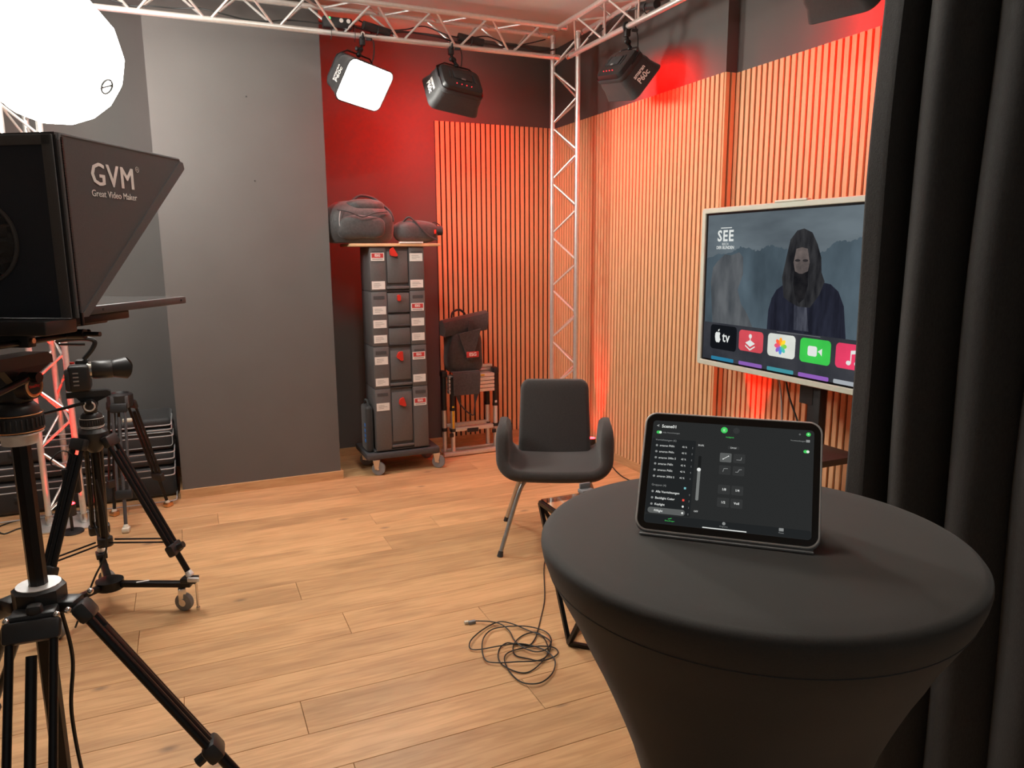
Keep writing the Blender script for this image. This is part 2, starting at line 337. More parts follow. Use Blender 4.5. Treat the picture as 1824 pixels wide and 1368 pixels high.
# ------------------------------------------------------------------ studio lamps
def panel_light(label, c, zdir, xdir, clamp, diff, lit):
    M = fr(c, zdir, xdir); Mi = M.inverted(); t = thing('panel_light', label, 'studio light', M, 'panel lights clamped to the truss')
    L3 = lambda wd, h, r, z: [(x, y, z) for x, y in rrect(wd, h, r, 5)]
    MB().loops([L3(.25, .15, .03, -.175), L3(.275, .175, .035, -.168), L3(.29, .19, .035, -.145), L3(.29, .19, .035, -.12)], cap0=True, cap1=True).build('housing', m_black, t)
    MB().loops([L3(.302, .202, .04, -.145), L3(.308, .208, .042, -.138), L3(.308, .208, .042, -.12), L3(.302, .202, .04, -.115)]).build('mounting_ring', m_rubber, t)
    a = [L3(.302+.053*k/4+.006*math.sin(k*2.2), .202+.05*k/4+.005*math.sin(k*2), .042, -.12+.12*k/4) for k in range(5)]
    bq = [[(x*.97, y*.965, z) for x, y, z in l] for l in a[::-1]]
    MB().loops(a+bq).build('softbox', m_cloth, t)
    MB().tube(L3(.352, .25, .042, .0), .004, 6, True).build('softbox_rim', m_rubber, t)
    dz = -.012 if diff is m_lit else -.035; dk = 1 if diff is m_lit else .93
    MB().prism(rrect(.335*dk, .235*dk, .042), dz, dz+.004).build('diffuser', diff, t)
    # rear details
    MB().rbox((0, .01, -.178), (.13, .06, .008), .002).build('rear_panel', m_rubber, t)
    for x in (-.085, .085): MB().rbox((x, .01, -.176), (.012, .07, .006), .002).build('vent', m_rubber, t)
    MB().rbox((0, -.02, -.182), (.03, .012, .003), .001).build('rear_label', m_print, t)
    led = MB()
    for x in (-.05, -.015, .02, .055): led.ell((x, -.062, -.177), (.0028, .0028, .002), n=8, m=4)
    led.build('indicator', m_redled, t)
    # lettering on the two side flaps
    for sx in (-1, 1):
        th = math.atan2(.0265, .12)
        F = Matrix.Translation((sx*.1665, 0, -.062)) @ fr((0, 0, 0), (sx*math.cos(th), 0, -math.sin(th)), (0, -sx, 0))
        text('lettering', 'amaran', .032, m_whiteprint, t, F @ T(0, .02, .0012), .0007)
        text('lettering', 'P60c', .046, m_whiteprint, t, F @ T(.0, -.016, .0012), .0009)
    # yoke, arm and clamp (world coordinates)
    clamp = V(clamp); top = M @ V((0, .1, -.14)); mid = (clamp+V((0, 0, -.05)))
    MB().tube([M @ V((-.15, 0, -.14)), M @ V((-.15, .08, -.145)), M @ V((-.09, .122, -.15)), M @ V((.09, .122, -.15)), M @ V((.15, .08, -.145)), M @ V((.15, 0, -.14))], .005, 8).build('yoke', m_blackmetal, t, M=Mi)
    y0 = M @ V((0, .122, -.15))
    MB().cyl(y0, y0+(mid-y0)*.5, .011).cyl(y0+(mid-y0)*.45, mid, .009).ell(tuple(y0), (.016, .016, .016)).ell(tuple(y0+(mid-y0)*.5), (.017, .017, .017)).build('arm', m_blackmetal, t, M=Mi)
    MB().rbox(tuple(clamp+V((0, 0, -.03))), (.034, .034, .05), .006).torus(.023, .008, fr(clamp, (1, 0, 0) if abs(clamp.y-4.7) < .05 else (0, 1, 0))).build('clamp', m_black, t, M=Mi)
    MB().cyl(clamp+V((.02, -.02, -.02)), clamp+V((.05, -.04, -.025)), .009, n=8).ell(tuple(y0+(mid-y0)*.5+V((-.025, -.015, 0))), (.012, .012, .014)).build('knob', m_black, t, M=Mi)
    MB().cyl(clamp+V((0, -.024, .008)), clamp+V((0, -.028, .008)), .012).build('bolt', m_steel, t, M=Mi)
    cb = MB().tube(spline([clamp+V((.06, .02, .04)), clamp+V((.07, -.01, -.06)), clamp+V((.05, -.01, -.15)), M @ V((.06, .09, -.16)), M @ V((.04, .03, -.178))], 8), .004, 6)
    cb.build('power_cord', m_cable, t, M=Mi)
    return t
panel_light('panel light with glowing white front hanging left of the others', (1.072, 4.55, 2.47), (.40, -.73, -.55), (.272, .17, -.025), (1.10, 4.7, ZB), m_lit, True)
panel_light('panel light seen from behind over the storage boxes, washing the wall red', (1.66, 4.72, 2.475), (-.2, .8, -.55), (-1, -.1, .06), (1.665, 4.7, ZB), m_redlit, True)
panel_light('panel light by the truss corner with large lettering on its side flap', (2.555, 3.965, 2.485), (.80, .06, -.60), (.1, 1, .1), (2.48, 3.93, ZB), m_rednear, True)
panel_light('panel light at the top edge, mostly cut off beside the black curtain', (2.60, 2.40, 2.53), (.80, .05, -.60), (.05, 1, .06), (2.48, 2.42, ZB), m_rednear, True)

# round lantern softbox
lc = V((-.452, 3.90, 2.353)); LR = .290
lz = (-rt*.62+up*.66+fw*.42).normalized()
Ml = fr(lc, lz); t = thing('lantern_softbox', 'large round white lantern glowing brightly above the teleprompter', 'studio light', Ml)
prof = [(LR*math.cos(a)*1.0, LR*math.sin(a)*1.0) for a in [(-88+176*k/13)*PI/180 for k in range(14)]]
MB().lathe(prof, 16).build('diffuser', m_lantern, t, False)
MB().lathe([(.03, .278), (.085, .278), (.09, .30), (.06, .32), (.06, .46), (.045, .47), (.01, .47)], 20).build('lamp_head', m_black, t)
Mi = Ml.inverted()
hb = Ml @ V((0, 0, .38))
MB().tube([hb, hb+V((-.03, .0, .08)), V((-.72, hb.y, ZB-.02))], .012, 8).rbox((-.72, hb.y, ZB-.01), (.04, .04, .06), .006).build('hanger', m_blackmetal, t, M=Mi)
# small logo ring printed on the cloth
vw = (lc-V((0, 0, 1.5))).normalized(); r2 = vw.cross(V((0, 0, 1))).normalized(); d = (-vw*.63 + r2*.69 - r2.cross(vw)*.36).normalized(); cp = lc+d*LR*1.006
F = fr(cp, d, rt)
MB().torus(.031, .0048, F, 28, 6).cyl((-.019, .022, 0), (.019, -.022, 0), .0042, n=6, M=F).build('logo_mark', m_cable, t, M=Mi)

# added round fill lamps, out of view overhead, that brighten floor and tabletop
def fill_lamp(label, x, y):
    t = thing('fill_lamp', label, 'lamp', T(x, y, ZC), 'round ceiling lamps')
    MB().lathe([(.02, 0), (.2, 0), (.205, -.03), (.195, -.04), (.02, -.04)], 32).build('housing', m_white, t)
    MB().lathe([(.02, -.0405), (.188, -.0405), (.188, -.05), (.02, -.052)], 32).build('diffuser', m_fill, t)
fill_lamp('round white ceiling lamp over the middle of the studio floor', .8, 3.0)
fill_lamp('round white ceiling lamp over the side table', .9, 1.6)
def uplight(label, p, h, tilt, energy, ang):
    t = thing('floor_uplight', label, 'light', T(*p), 'red floor uplights')
    MB().lathe([(.055, 0), (.058, .004), (.055, .01), (.01, .012)], 20).build('base', m_black, t)
    MB().cyl((0, 0, .01), (0, 0, h), .008).build('stem', m_black, t)
    MB().lathe([(.012, h-.005), (.03, h), (.03, h+.06), (.032, h+.064)], 18).build('can', m_black, t)
    MB().lathe([(.002, h+.0645), (.026, h+.0645), (.026, h+.0665), (.002, h+.0665)], 18).build('lens', m_redspot, t)
    l = bpy.data.lights.new('uplight_beam', 'SPOT'); l.energy = energy; l.color = (1, 0, 0); l.spot_size = math.radians(ang); l.spot_blend = .9; l.shadow_soft_size = .015
    o = bpy.data.objects.new('uplight_beam', l); COL.objects.link(o); o.parent = t; o.location = (0, 0, h+.08); o.rotation_euler = (PI+tilt[0], tilt[1], 0)
    return t
uplight('red uplight on the floor behind the chair, by the slatted wall', (2.69, 4.64, 0), .07, (0, math.radians(12)), UPRED, 32)
uplight('red uplight on the floor under the television, by the slatted wall', (2.765, 3.10, 0), .36, (0, math.radians(12)), UPRED, 36)
uplight('red uplight at the foot of the truss tower behind the cameras', (-.66, 4.50, 0), .10, (math.radians(-13), 0), UPRED*1.5, 46)

# ------------------------------------------------------------------ power strip and cables on the truss
t = thing('power_strip', 'black power strip with green lamp tied onto the truss', 'power strip', T(.955, 4.70, ZB+.055))
MB().rbox((0, 0, 0), (.17, .05, .06), .006).build('body', m_black, t)
for x in (.02, .062): MB().cyl((x, -.0255, .012), (x, -.028, .012), .012).build('socket', m_white, t)
MB().cyl((-.05, -.0255, .018), (-.05, -.028, .018), .008).build('switch', m_greenled, t)
for x in (-.04, .1): MB().tube([(x, -.02*math.cos(a)-.005, -.045-.05*math.sin(a)) for a in [i*PI/6 for i in range(-3, 13)]], .002, 5).build('cable_tie', m_cable, t)
def wavy(x0, x1, n, y, z, amp, ax='x'):
    pts = []
    for i in range(n+1):
        s = x0+(x1-x0)*i/n; dy = random.uniform(-amp, amp); dz = random.uniform(-amp*.5, amp)
        pts.append((s, y+dy, z+dz) if ax == 'x' else (y+dy, s, z+dz))
    return pts
clabels = ['thin black cable lying loosely along the back truss beam near the lantern', 'black cable bundle strand sagging in the back truss beam above the box stack',
           'black cable looping over the back truss beam towards the corner', 'black cable running through the truss beam above the slatted wall']
tag(MB().tube(spline(wavy(-.6, 1.0, 14, 4.70, ZB+.03, .02), 6), .004, 6).build('truss_cable', m_cable), clabels[0], 'cable', 'cables on the truss')
tag(MB().tube(spline(wavy(1.0, 2.4, 12, 4.70, ZB+.04, .026), 6), .006, 6).build('truss_cable', m_cable), clabels[1], 'cable', 'cables on the truss')
tag(MB().tube(spline(wavy(1.1, 2.35, 9, 4.73, ZB+.07, .05), 6), .004, 6).build('truss_cable', m_cable), clabels[2], 'cable', 'cables on the truss')
tag(MB().tube(spline(wavy(4.4, 1.5, 14, 2.48, ZB+.05, .03, 'y'), 6), .005, 6).build('truss_cable', m_cable), clabels[3], 'cable', 'cables on the truss')
for x, y, ax, lab in ((1.19, 4.7, (1, .2, -.12), 'black cylindrical power adapter tied to the truss by the lit panel light'), (1.80, 4.7, (1, 0, -.12), 'black cylindrical power adapter on the truss over the red wall'),
                      (2.47, 3.70, (0, 1, .2), 'black power adapter on the truss above the lettered panel light')):
    t = thing('power_adapter', lab, 'adapter', T(x, y, ZB+.05)); a = V(ax).normalized()*.085
    MB().cyl(-a, a, .024, n=16).build('body', m_black, t)
    MB().torus(.03, .003, fr((0, 0, -.012), a)).build('cable_tie', m_cable, t)

# ------------------------------------------------------------------ storage trolley with stacked tool boxes
t = thing('wheeled_trolley', 'low dark wheeled trolley under the stack of grey boxes', 'trolley', T(1.305, 4.99, 0))
MB().rbox((0, 0, .135), (.52, .36, .045), .012).build('platform', m_tooldark, t)
MB().rbox((0, 0, .165), (.40, .30, .012), .004).build('tray_lip', m_tooldark, t)
for x, y in ((-.195, -.15), (.235, -.15), (-.215, .13), (.235, .13)):
    F = T(x, y, 0) @ RZ(math.radians(62))
    w_ = MB().lathe([(.006, -.012), (.03, -.013), (.045, -.012), (.047, 0), (.045, .012), (.03, .013), (.006, .012)], 22, F @ T(.0, -.02, .047) @ RY(PI/2)).build('wheel', m_greyrubber, t)
    MB().cyl((-.02, -.02, .047), (.02, -.02, .047), .008, M=F).build('axle', m_steel, w_)
    fp = [(-.024, 0), (.024, 0), (.012, -.066), (-.012, -.066)]
    for sx in (-.0175, .015): MB().prism(fp, sx, sx+.0025, F @ T(0, -.01, .108) @ RZ(PI/2) @ RX(PI/2)).build('fork', m_steel, t)
    MB().rbox((x, y, .109), (.05, .05, .006), .002).build('caster_plate', m_steel, t)

BX0, BX1, BY0, BY1 = 1.12, 1.488, 4.82, 5.10
def sticker(par, x, z, wd, h, esg, y=-.0015):
    s = MB().box(-wd/2, wd/2, -.001, .001, -h/2, h/2).build('sticker', m_white, par, False, T(x, y, z))
    Ft = T(0, -.0012, 0) @ RX(PI/2)
    if esg:
        MB().box(-wd*.44, wd*.44, -.0016, -.001, -h*.14, h*.42).build('sticker_field', m_redprint, s, False)
        text('lettering', 'ESG', h*.42, m_whiteprint, s, T(0, -.0022, h*.15) @ RX(PI/2), .0006)
        MB().box(-wd*.4, wd*.4, -.0015, -.001, -h*.36, -h*.26).build('print', m_print, s, False)
    else:
        mb = MB()
        for k, (a, e) in enumerate(((.36, .2), (.36, .36), (.36, .05))):
            mb.box(-wd*a, wd*e*random.uniform(.4, 1), -.0015, -.001, h*(.2-.2*k)-.0012, h*(.2-.2*k)+.0012)
        mb.build('print', m_print, s, False)
def latch(par, x, z, kind, rot=0):
    if kind == 'slim': pts = rrect(.022, .042, .0105, 5); M = T(x, -.004, z) @ RX(PI/2)
    else:
        pts = [(.018, .03), (.0, .03), (-.012, .024), (-.022, .006), (-.024, -.004), (-.018, -.014), (-.008, -.02), (.002, -.03), (.014, -.032), (.02, -.026)]
        M = T(x, -.004, z) @ RX(PI/2) @ RZ(rot)
    return MB().prism(pts, -.004, .014, M).build('latch', m_redplastic, par)
def toolbox(label, z0, z1, latchspec, esg, labels, drawers=None):
    t = thing('tool_box', label, 'storage box', T((BX0+BX1)/2, BY0, z0), 'stacked tool boxes'); h = z1-z0; W = BX1-BX0; D = BY1-BY0
    # body: two front pillars with a recessed centre bay
    MB().rbox((-W*.355, D/2, h/2), (W*.29, D, h-.004), .006).build('body_side', m_tool, t)
    MB().rbox((W*.355, D/2, h/2), (W*.29, D, h-.004), .006).build('body_side', m_tool, t)
    MB().rbox((0, D/2+.008, h/2), (W*.44, D-.016, h-.004), .003).build('centre_panel', m_tool, t)
    if drawers:
        for a, e in drawers:
            dr = MB().rbox((0, .008, (a+e)/2-z0), (W*.40, .014, e-a-.02), .003).build('drawer_front', m_tool, t)
            MB().box(-W*.2, W*.2, -.004, .008, 0, .008).build('drawer_lip', m_tooldark, dr, False, T(0, 0, a-z0+.004))
    else:
        MB().rbox((0, .004, .022), (W*.42, .014, .018), .003).build('grip_ledge', m_tool, t)
        MB().rbox((0, .008, (.045+h-.03)/2+.003), (W*.38, .012, h-.085), .003).build('front_flap', m_tool, t)
    for sx in (-1, 1):
        MB().box(sx*W*.36-W*.1, sx*W*.36+W*.1, -.0012, .004, h-.052, h-.03).build('handle_slot', m_tooldark, t, False)
        MB().box(sx*W*.215-.003, sx*W*.215+.003, .001, .01, .03, h-.01).build('edge_rib', m_tooldark, t, False)
    MB().box(-W*.5+.002, W*.5-.002, .002, D-.002, -.001, .003).build('base_joint', m_tooldark, t, False)
    if latchspec: latch(t, *latchspec)
    for x, z, e in labels: sticker(t, x, z-z0, .088, .052, e)
    return t
toolbox('tallest grey storage box at the bottom of the trolley stack', .172, .60, (.0, .335-.01, 'lobed', .25), None, [(-.132, .475, False), (.128, .49, True)])
toolbox('grey storage box second from the bottom of the trolley stack', .60, .885, (-.005, .215, 'lobed', 0), None, [(-.132, .645, False), (.128, .655, False), (-.132, .79, False), (.128, .81, True)])
toolbox('grey drawer unit with slim red latch below the topmost storage box', .885, 1.25, (0, .32, 'slim'), None, [(-.132, .935, False), (.128, .94, False), (-.132, 1.035, False), (.128, 1.04, False), (-.132, 1.125, False), (.128, 1.14, True)],
        drawers=((.888, 1.012), (1.014, 1.104), (1.106, 1.246)))
toolbox('topmost grey storage box under the wooden board', 1.25, 1.54, (-.03, .25, 'lobed', .5), None, [(-.132, 1.29, False), (.128, 1.295, False), (-.132, 1.475, True), (.128, 1.47, False)])
tag(MB().rbox((1.30, 4.985, 1.5505), (.60, .36, .019), .002).build('shelf_board', m_board), 'thin pale plywood board lying on the box stack', 'board')

# bags on the board
def blob(c, r, p, amp, seed, n=40, m=26, flat=None, M=I4, squash=None):
    mb = MB(); mb.ell((0, 0, 0), r, n=n, m=m, p=p); rnd = random.Random(seed)
    waves = [(V((rnd.uniform(-1, 1), rnd.uniform(-1, 1), rnd.uniform(-1, 1)))*rnd.uniform(10, 34), rnd.uniform(0, 6), rnd.uniform(.3, 1)) for _ in range(14)]
    out = []
    for v in mb.v:
        d = sum(math.sin(k.dot(v)+ph)*a for k, ph, a in waves)*amp/3
        q = v+v.normalized()*d
        if squash: q = squash(q)
        if flat is not None and q.z < flat: q.z = flat
        out.append(q+V(c))
    mb.v = [M @ q for q in out]; return mb
t = thing('duffel_bag', 'bulging dark duffel bag slumped on the left of the board', 'bag', T(1.10, 4.97, 1.562))
def sq(q):
    if q.z > 0: q.z *= 1-.35*max(0, (q.x-.02)/.2)
    if q.x < -.15: q.z -= (-.15-q.x)*.25
    return q
MB_ = blob((0, 0, .125), (.222, .15, .15), .62, .009, 3, 56, 34, -.122, squash=sq); MB_.build('body', m_bagcloth, t)
blob((-.02, -.135, .10), (.15, .035, .075), .6, .006, 5, 30, 18).build('front_pocket', m_bagcloth, t)
blob((.02, -.03, .235), (.13, .10, .045), .7, .006, 9, 30, 18).build('top_flap', m_bagcloth, t)
MB().tube(spline([(-.05, -.05, .275), (.0, -.04, .305), (.08, -.03, .295), (.14, -.06, .25), (.185, -.09, .20), (.2, -.1, .14)], 8), .009, 8).build('strap', m_cloth, t)
MB().tube(spline([(-.17, -.13, .21), (-.1, -.165, .195), (-.02, -.175, .165), (.06, -.17, .19), (.15, -.14, .2)], 8), .004, 6).build('zip', m_rubber, t)
MB().tube(spline([(-.155, -.15, .2), (-.165, -.155, .13), (-.15, -.15, .05)], 6), .003, 6).build('piping', m_piping, t)
MB().rbox((-.22, -.05, .1), (.01, .03, .05), .003).build('tag', m_redprint, t)
t = thing('equipment_bag', 'flat dark tube-shaped bag on the right of the board', 'bag', T(1.475, 4.96, 1.562))
blob((0, 0, .075), (.15, .10, .075), .6, .006, 21, 44, 24, -.073, squash=lambda q: V((q.x, q.y, q.z*(1-.7*max(0, q.x)) if q.z > 0 else q.z))).build('body', m_bagcloth, t)
MB().cyl((.1, -.04, .085), (.175, -.05, .085), .032, n=16).build('tube_end', m_rubber, t)
MB().tube(spline([(-.1, -.06, .14), (-.06, -.08, .17), (.0, -.1, .11), (.06, -.11, .05), (.12, -.11, .02)], 8), .007, 6).build('strap', m_cloth, t)
MB().tube(spline([(.09, -.04, .115), (.12, -.05, .14), (.16, -.05, .12)], 8), .004, 6).build('handle', m_cloth, t)
MB().rbox((.11, -.095, .075), (.014, .008, .028), .002).build('zip_pull', m_redplastic, t)
tag(MB().rbox((1.40, 4.815, 1.5655), (.16, .03, .010), .002).build('paper_stack', m_white), 'small white papers under the flat bag on the board', 'papers')
t = thing('black_case', 'narrow black zipped case with blue lettering beside the lowest box', 'case', T(1.083, 4.93, .1585))
MB().rbox((0, 0, .16), (.05, .16, .32), .022, seg=4).build('body', m_cloth, t)
MB().tube(spline([(0, -.05, .315), (0, -.03, .35), (0, .03, .35), (0, .05, .315)], 8), .006, 8).build('handle', m_cloth, t)
for k, zz in enumerate((.19, .15, .115, .08)): MB().rbox((-.0255, -.045, zz), (.003, .03, .022), .001).build('blue_mark', m_blueprint, t)

# ------------------------------------------------------------------ step ladder with a backpack
t = thing('step_ladder', 'folded aluminium telescopic ladder leaning at the slatted wall', 'ladder', T(1.905, 5.14, 0))
for x, y in ((-.205, -.03), (-.155, -.075), (.205, -.03), (.165, .03)):
    MB().cyl((x, y, .02), (x, y, .36), .016, n=14).build('rail', m_alu, t)
    MB().cyl((x, y, .36), (x, y, .60), .019, n=14).build('rail_sleeve', m_black, t)
    for z in (.20, .36): MB().cyl((x, y, z-.012), (x, y, z+.012), .021).build('collar', m_black, t)
MB().rbox((0, -.055, .2), (.34, .05, .03), .004).build('rung', m_alu, t)
MB().rbox((0, -.085, .188), (.09, .012, .03), .004).build('release_grip', m_black, t)
MB().rbox((0, .03, .215), (.34, .03, .025), .004).build('rung', m_alu, t)
for k in range(5): MB().rbox((0, -.055, .485+.028*k), (.36, .06, .024), .003).build('rung', m_alu, t)
for k in range(3): MB().rbox((.15, .03, .60+.026*k), (.1, .05, .022), .003).build('rung', m_alu, t)
MB().rbox((0, -.09, .022), (.47, .03, .032), .006).build('base_bar', m_alu, t)
MB().rbox((0, .0, .03), (.45, .025, .025), .006).build('base_bar', m_alu, t)
for sx in (-1, 1): MB().rbox((sx*.17, -.09, .165), (.03, .015, .03), .004).build('hinge', m_black, t); MB().rbox((sx*.205, -.03, .62), (.045, .07, .05), .012).build('locking_hinge', m_black, t)
MB().rbox((-.155, -.0925, .3), (.016, .003, .17), .001).build('sticker', m_yellow, t)
MB().rbox((.205, -.0475, .29), (.016, .003, .2), .001).build('sticker', m_white, t)
MB().rbox((.085, -.085, .598), (.03, .004, .012), .001).build('sticker', m_yellow, t)
MB().rbox((.12, -.087, .575), (.05, .003, .012), .001).build('sticker', m_white, t)
t = thing('roll_top_backpack', 'black roll-top backpack with red badge sitting on the ladder', 'backpack', T(1.865, 5.12, .63))
def bsq(q):
    q.x *= 1.0-.10*(q.z/.2); return q
blob((0, 0, .155), (.135, .085, .165), .45, .005, 31, 44, 30, -.155, squash=bsq).build('body', m_bagcloth, t)
MB().loops([[(-.17, -.075, .27), (.16, -.075, .305), (.16, .04, .305), (-.17, .04, .27)], [(-.165, -.09, .32), (.165, -.09, .37), (.165, .05, .37), (-.165, .05, .32)],
            [(-.175, -.07, .37), (.175, -.07, .43), (.175, .035, .43), (-.175, .035, .37)], [(-.17, -.03, .385), (.172, -.03, .445), (.172, .0, .445), (-.17, .0, .385)]], cap0=True, cap1=True).build('roll_top', m_bagcloth, t)
MB().prism([(-.075, .03), (.10, .06), (.03, -.16), (-.005, -.16)], 0, .012, T(0, -.1, .26) @ RX(PI/2)).build('front_flap', m_bagcloth, t)
bd = MB().rbox((.03, -.112, .135), (.095, .006, .042), .002).build('badge', m_redprint, t)
text('lettering', 'ESG', .034, m_whiteprint, bd, T(.03, -.1165, .135) @ RX(PI/2), .0008)
MB().tube(spline([(-.09, 0, .37), (-.08, 0, .435), (-.03, 0, .455), (.01, 0, .43), (.02, 0, .395)], 8), .008, 8).build('handle', m_cloth, t)
MB().rbox((.02, -.105, .325), (.035, .006, .12), .002).build('strap', m_cloth, t)
# back padding draped over the rungs and dangling straps
MB().loops([[(-.125, -.07, .005), (.085, -.07, .005), (.085, -.055, .012), (-.125, -.055, .012)], [(-.125, -.115, .0), (.085, -.115, .0), (.085, -.108, .008), (-.125, -.108, .008)],
            [(-.125, -.122, -.03), (.085, -.122, -.03), (.085, -.112, -.03), (-.125, -.112, -.03)], [(-.122, -.118, -.16), (.08, -.118, -.16), (.08, -.11, -.16), (-.122, -.11, -.16)]], cap0=True, cap1=True).build('hanging_flap', m_bagcloth, t)
MB().tube(spline([(-.1, -.11, -.15), (-.08, -.105, -.21), (-.03, -.105, -.28), (.03, -.105, -.32), (.04, -.105, -.27), (.055, -.105, -.16)], 8), .005, 6).build('strap', m_cloth, t)
MB().prism([(-.11, 0), (-.07, 0), (-.075, -.09)], 0, .004, T(0, -.108, -.15) @ RX(PI/2)).prism([(.04, 0), (.075, 0), (.04, -.1)], 0, .004, T(0, -.108, -.15) @ RX(PI/2)).build('strap', m_cloth, t)

# ------------------------------------------------------------------ chair
t = thing('armchair', 'charcoal upholstered chair with curved arms and silver legs', 'chair', T(1.700, 3.315, 0) @ RZ(math.radians(-27)))
path = []
for k in range(6): path.append((-.262+.004*k/5, .655-.17*k/5))
for k in range(1, 9):
    a = PI+PI/2*k/9; path.append((-.158+.10*math.cos(a)*1.0, .485+.075*math.sin(a)))
path += [(-.12, .4085), (-.06, .407)]
path = path+[(0, .4065)]+[(-x, z) for x, z in path[::-1]]
P = [V((x, 0, z)) for x, z in path]; loops = []
for i, p in enumerate(P):
    tg = (P[min(i+1, len(P)-1)]-P[max(0, i-1)]).normalized(); nm = V((-tg.z, 0, tg.x))
    arm = max(0, min(1, (p.z-.42)/.12)); y0 = -.25+.05*arm; y1 = .25-.10*arm; th = .058+.010*arm
    e = max(0, (p.z-.53)/.125)
    if e > 0:
        s_ = math.sqrt(max(.02, 1-e**2.6)); mid = (y0+y1)/2-.02*e; y0, y1 = mid+(y0-mid)*(.25+.75*s_), mid+(y1-mid)*(.25+.75*s_); th *= (.45+.55*s_)
    c = (y0+y1)/2; loops.append([p+nm*b_+V((0, c+a_, 0)) for a_, b_ in rrect(y1-y0, th, min(th*.46, .026), 4)])
MB().loops(loops, cap0=True, cap1=True).build('seat_shell', m_chair, t)
loops = []
for f in [i_/10*.86 for i_ in range(10)]+[.86+.14*math.sin(PI/2*i_/9) for i_ in range(10)]:
    z = .425+.385*f; y = .165+.115*f; wd = .392-.022*f; th = .056
    if f > .86:
        s_ = math.sqrt(max(0.0, 1-((f-.86)/.14)**2)); wd -= .085*(1-s_); th *= .42+.58*math.sqrt(s_)
    loops.append([(a_, y+b_, z) for a_, b_ in rrect(wd, th, th*.46, 4)])
MB().loops(loops, cap0=True, cap1=True).build('backrest', m_chair, t)
for sx in (-1, 1):
    for sy in (-1, 1):
        MB().tube(spline([(sx*.06, sy*.07, .375), (sx*.125, sy*.10, .366), (sx*.165, sy*.125, .33), (sx*.20, sy*.16, .24), (sx*.268, sy*.247, .02)], 8), .0115, 10).build('leg', m_chrome, t)
        MB().cyl((sx*.271, sy*.25, .0), (sx*.266, sy*.245, .028), .016, .012).build('foot', m_rubber, t)
MB().rbox((0, 0, .372), (.2, .22, .012), .004).build('seat_frame', m_blackmetal, t)

# ------------------------------------------------------------------ glass side table
t = thing('side_table', 'low glass side table with black angular metal frame', 'table', T(1.55, 2.322, 0))
h = .281; zt = .497; TC = [(-h, -h), (h, -h), (h, h), (-h, h)]; BC = [(-h-.012, 0), (0, -h-.012), (h+.012, 0), (0, h+.012)]
def bar(a, b_, r=.0075): return MB().loops([[fr(p, V(b_)-V(a), (0, 0, 1) if abs((V(b_)-V(a)).normalized().z) < .8 else (1, 0, 0)) @ V((x, y, 0)) for x, y in ((-r, -r), (r, -r), (r, r), (-r, r))] for p in (a, b_)], cap0=True, cap1=True)
for i in range(4):
    bar((*TC[i], zt-.01), (*TC[(i+1) % 4], zt-.01)).build('top_bar', m_blackmetal, t, False)
    bar((*BC[i], .01), (*BC[(i+1) % 4], .01)).build('base_bar', m_blackmetal, t, False)
    bar((*BC[i], .01), (*TC[i], zt-.01)).build('leg', m_blackmetal, t, False)
    bar((*BC[i], .01), (*TC[(i+3) % 4], zt-.01)).build('leg', m_blackmetal, t, False)
MB().rbox((0, 0, zt+.003), (h*2-.005, h*2-.005, .006), .001).build('glass_top', m_glassmat, t, False)
t = thing('phone_stand', 'small grey plastic stand on the glass side table', 'stand', T(1.475, 2.585, zt+.0065))
MB().rbox((0, 0, .01), (.06, .045, .02), .006).build('base', m_cover2, t)
MB().rbox((.0, .012, .028), (.05, .014, .03), .005).build('lip', m_cover2, t)

# ------------------------------------------------------------------ television on a stand
def emit2(name, c1, c2, scale=4, stretch=(1, 1, 1)):
    m = emit(name, srgb(*c1), 1.0); nt = m.node_tree; e = nt.nodes['Emission']
    tc = nt.nodes.new('ShaderNodeTexCoord'); mp = nt.nodes.new('ShaderNodeMapping'); mp.inputs['Scale'].default_value = stretch
    n = nt.nodes.new('ShaderNodeTexNoise'); n.inputs['Scale'].default_value = scale; n.inputs['Detail'].default_value = 5
    r = nt.nodes.new('ShaderNodeValToRGB'); r.color_ramp.elements[0].position = .35; r.color_ramp.elements[1].position = .65
    r.color_ramp.elements[0].color = (*srgb(*c1), 1); r.color_ramp.elements[1].color = (*srgb(*c2), 1)
    nt.links.new(tc.outputs['Object'], mp.inputs[0]); nt.links.new(mp.outputs[0], n.inputs['Vector']); nt.links.new(n.outputs['Fac'], r.inputs[0]); nt.links.new(r.outputs[0], e.inputs[0]); return m
def circ(cx, cy, rx, ry=None, n=20, rot=0):
    ry = ry or rx
    return [(cx+rx*math.cos(2*PI*i/n)*math.cos(rot)-ry*math.sin(2*PI*i/n)*math.sin(rot), cy+rx*math.cos(2*PI*i/n)*math.sin(rot)+ry*math.sin(2*PI*i/n)*math.cos(rot)) for i in range(n)]
TVM = fr((2.6, 3.33, .88), (-1, 0, 0), (0, -1, 0))
t = thing('television', 'large wall-side television in ivory frame showing a dark-robed figure', 'television', TVM)
TW, THh = 1.47, .842
outer = rrect(TW, THh, .012, 3); inner = rrect(TW-.06, THh-.055, .004, 3)
sh = lambda l, z: [(x+TW/2, y+THh/2, z) for x, y in l]
MB().loops([sh(inner, -.02), sh(inner, -.003), sh(rrect(TW-.054, THh-.049, .005, 3), 0), sh(rrect(TW-.006, THh-.006, .01, 3), 0), sh(outer, -.004), sh(outer, -.045), sh(rrect(TW-.05, THh-.05, .01, 3), -.06)], cap1=True).build('frame', m_ivory, t)
scr = MB().box(.026, TW-.026, .024, THh-.024, -.022, -.010).build('screen', m_glossblack, t, False)
MB().rbox((.64, THh+.004, -.012), (.2, .012, .03), .004).build('sensor_bar', m_ivory, t)
SU0, SU1, SV0, SV1 = .045, TW-.045, .038, THh-.038
lay = [-.0094]
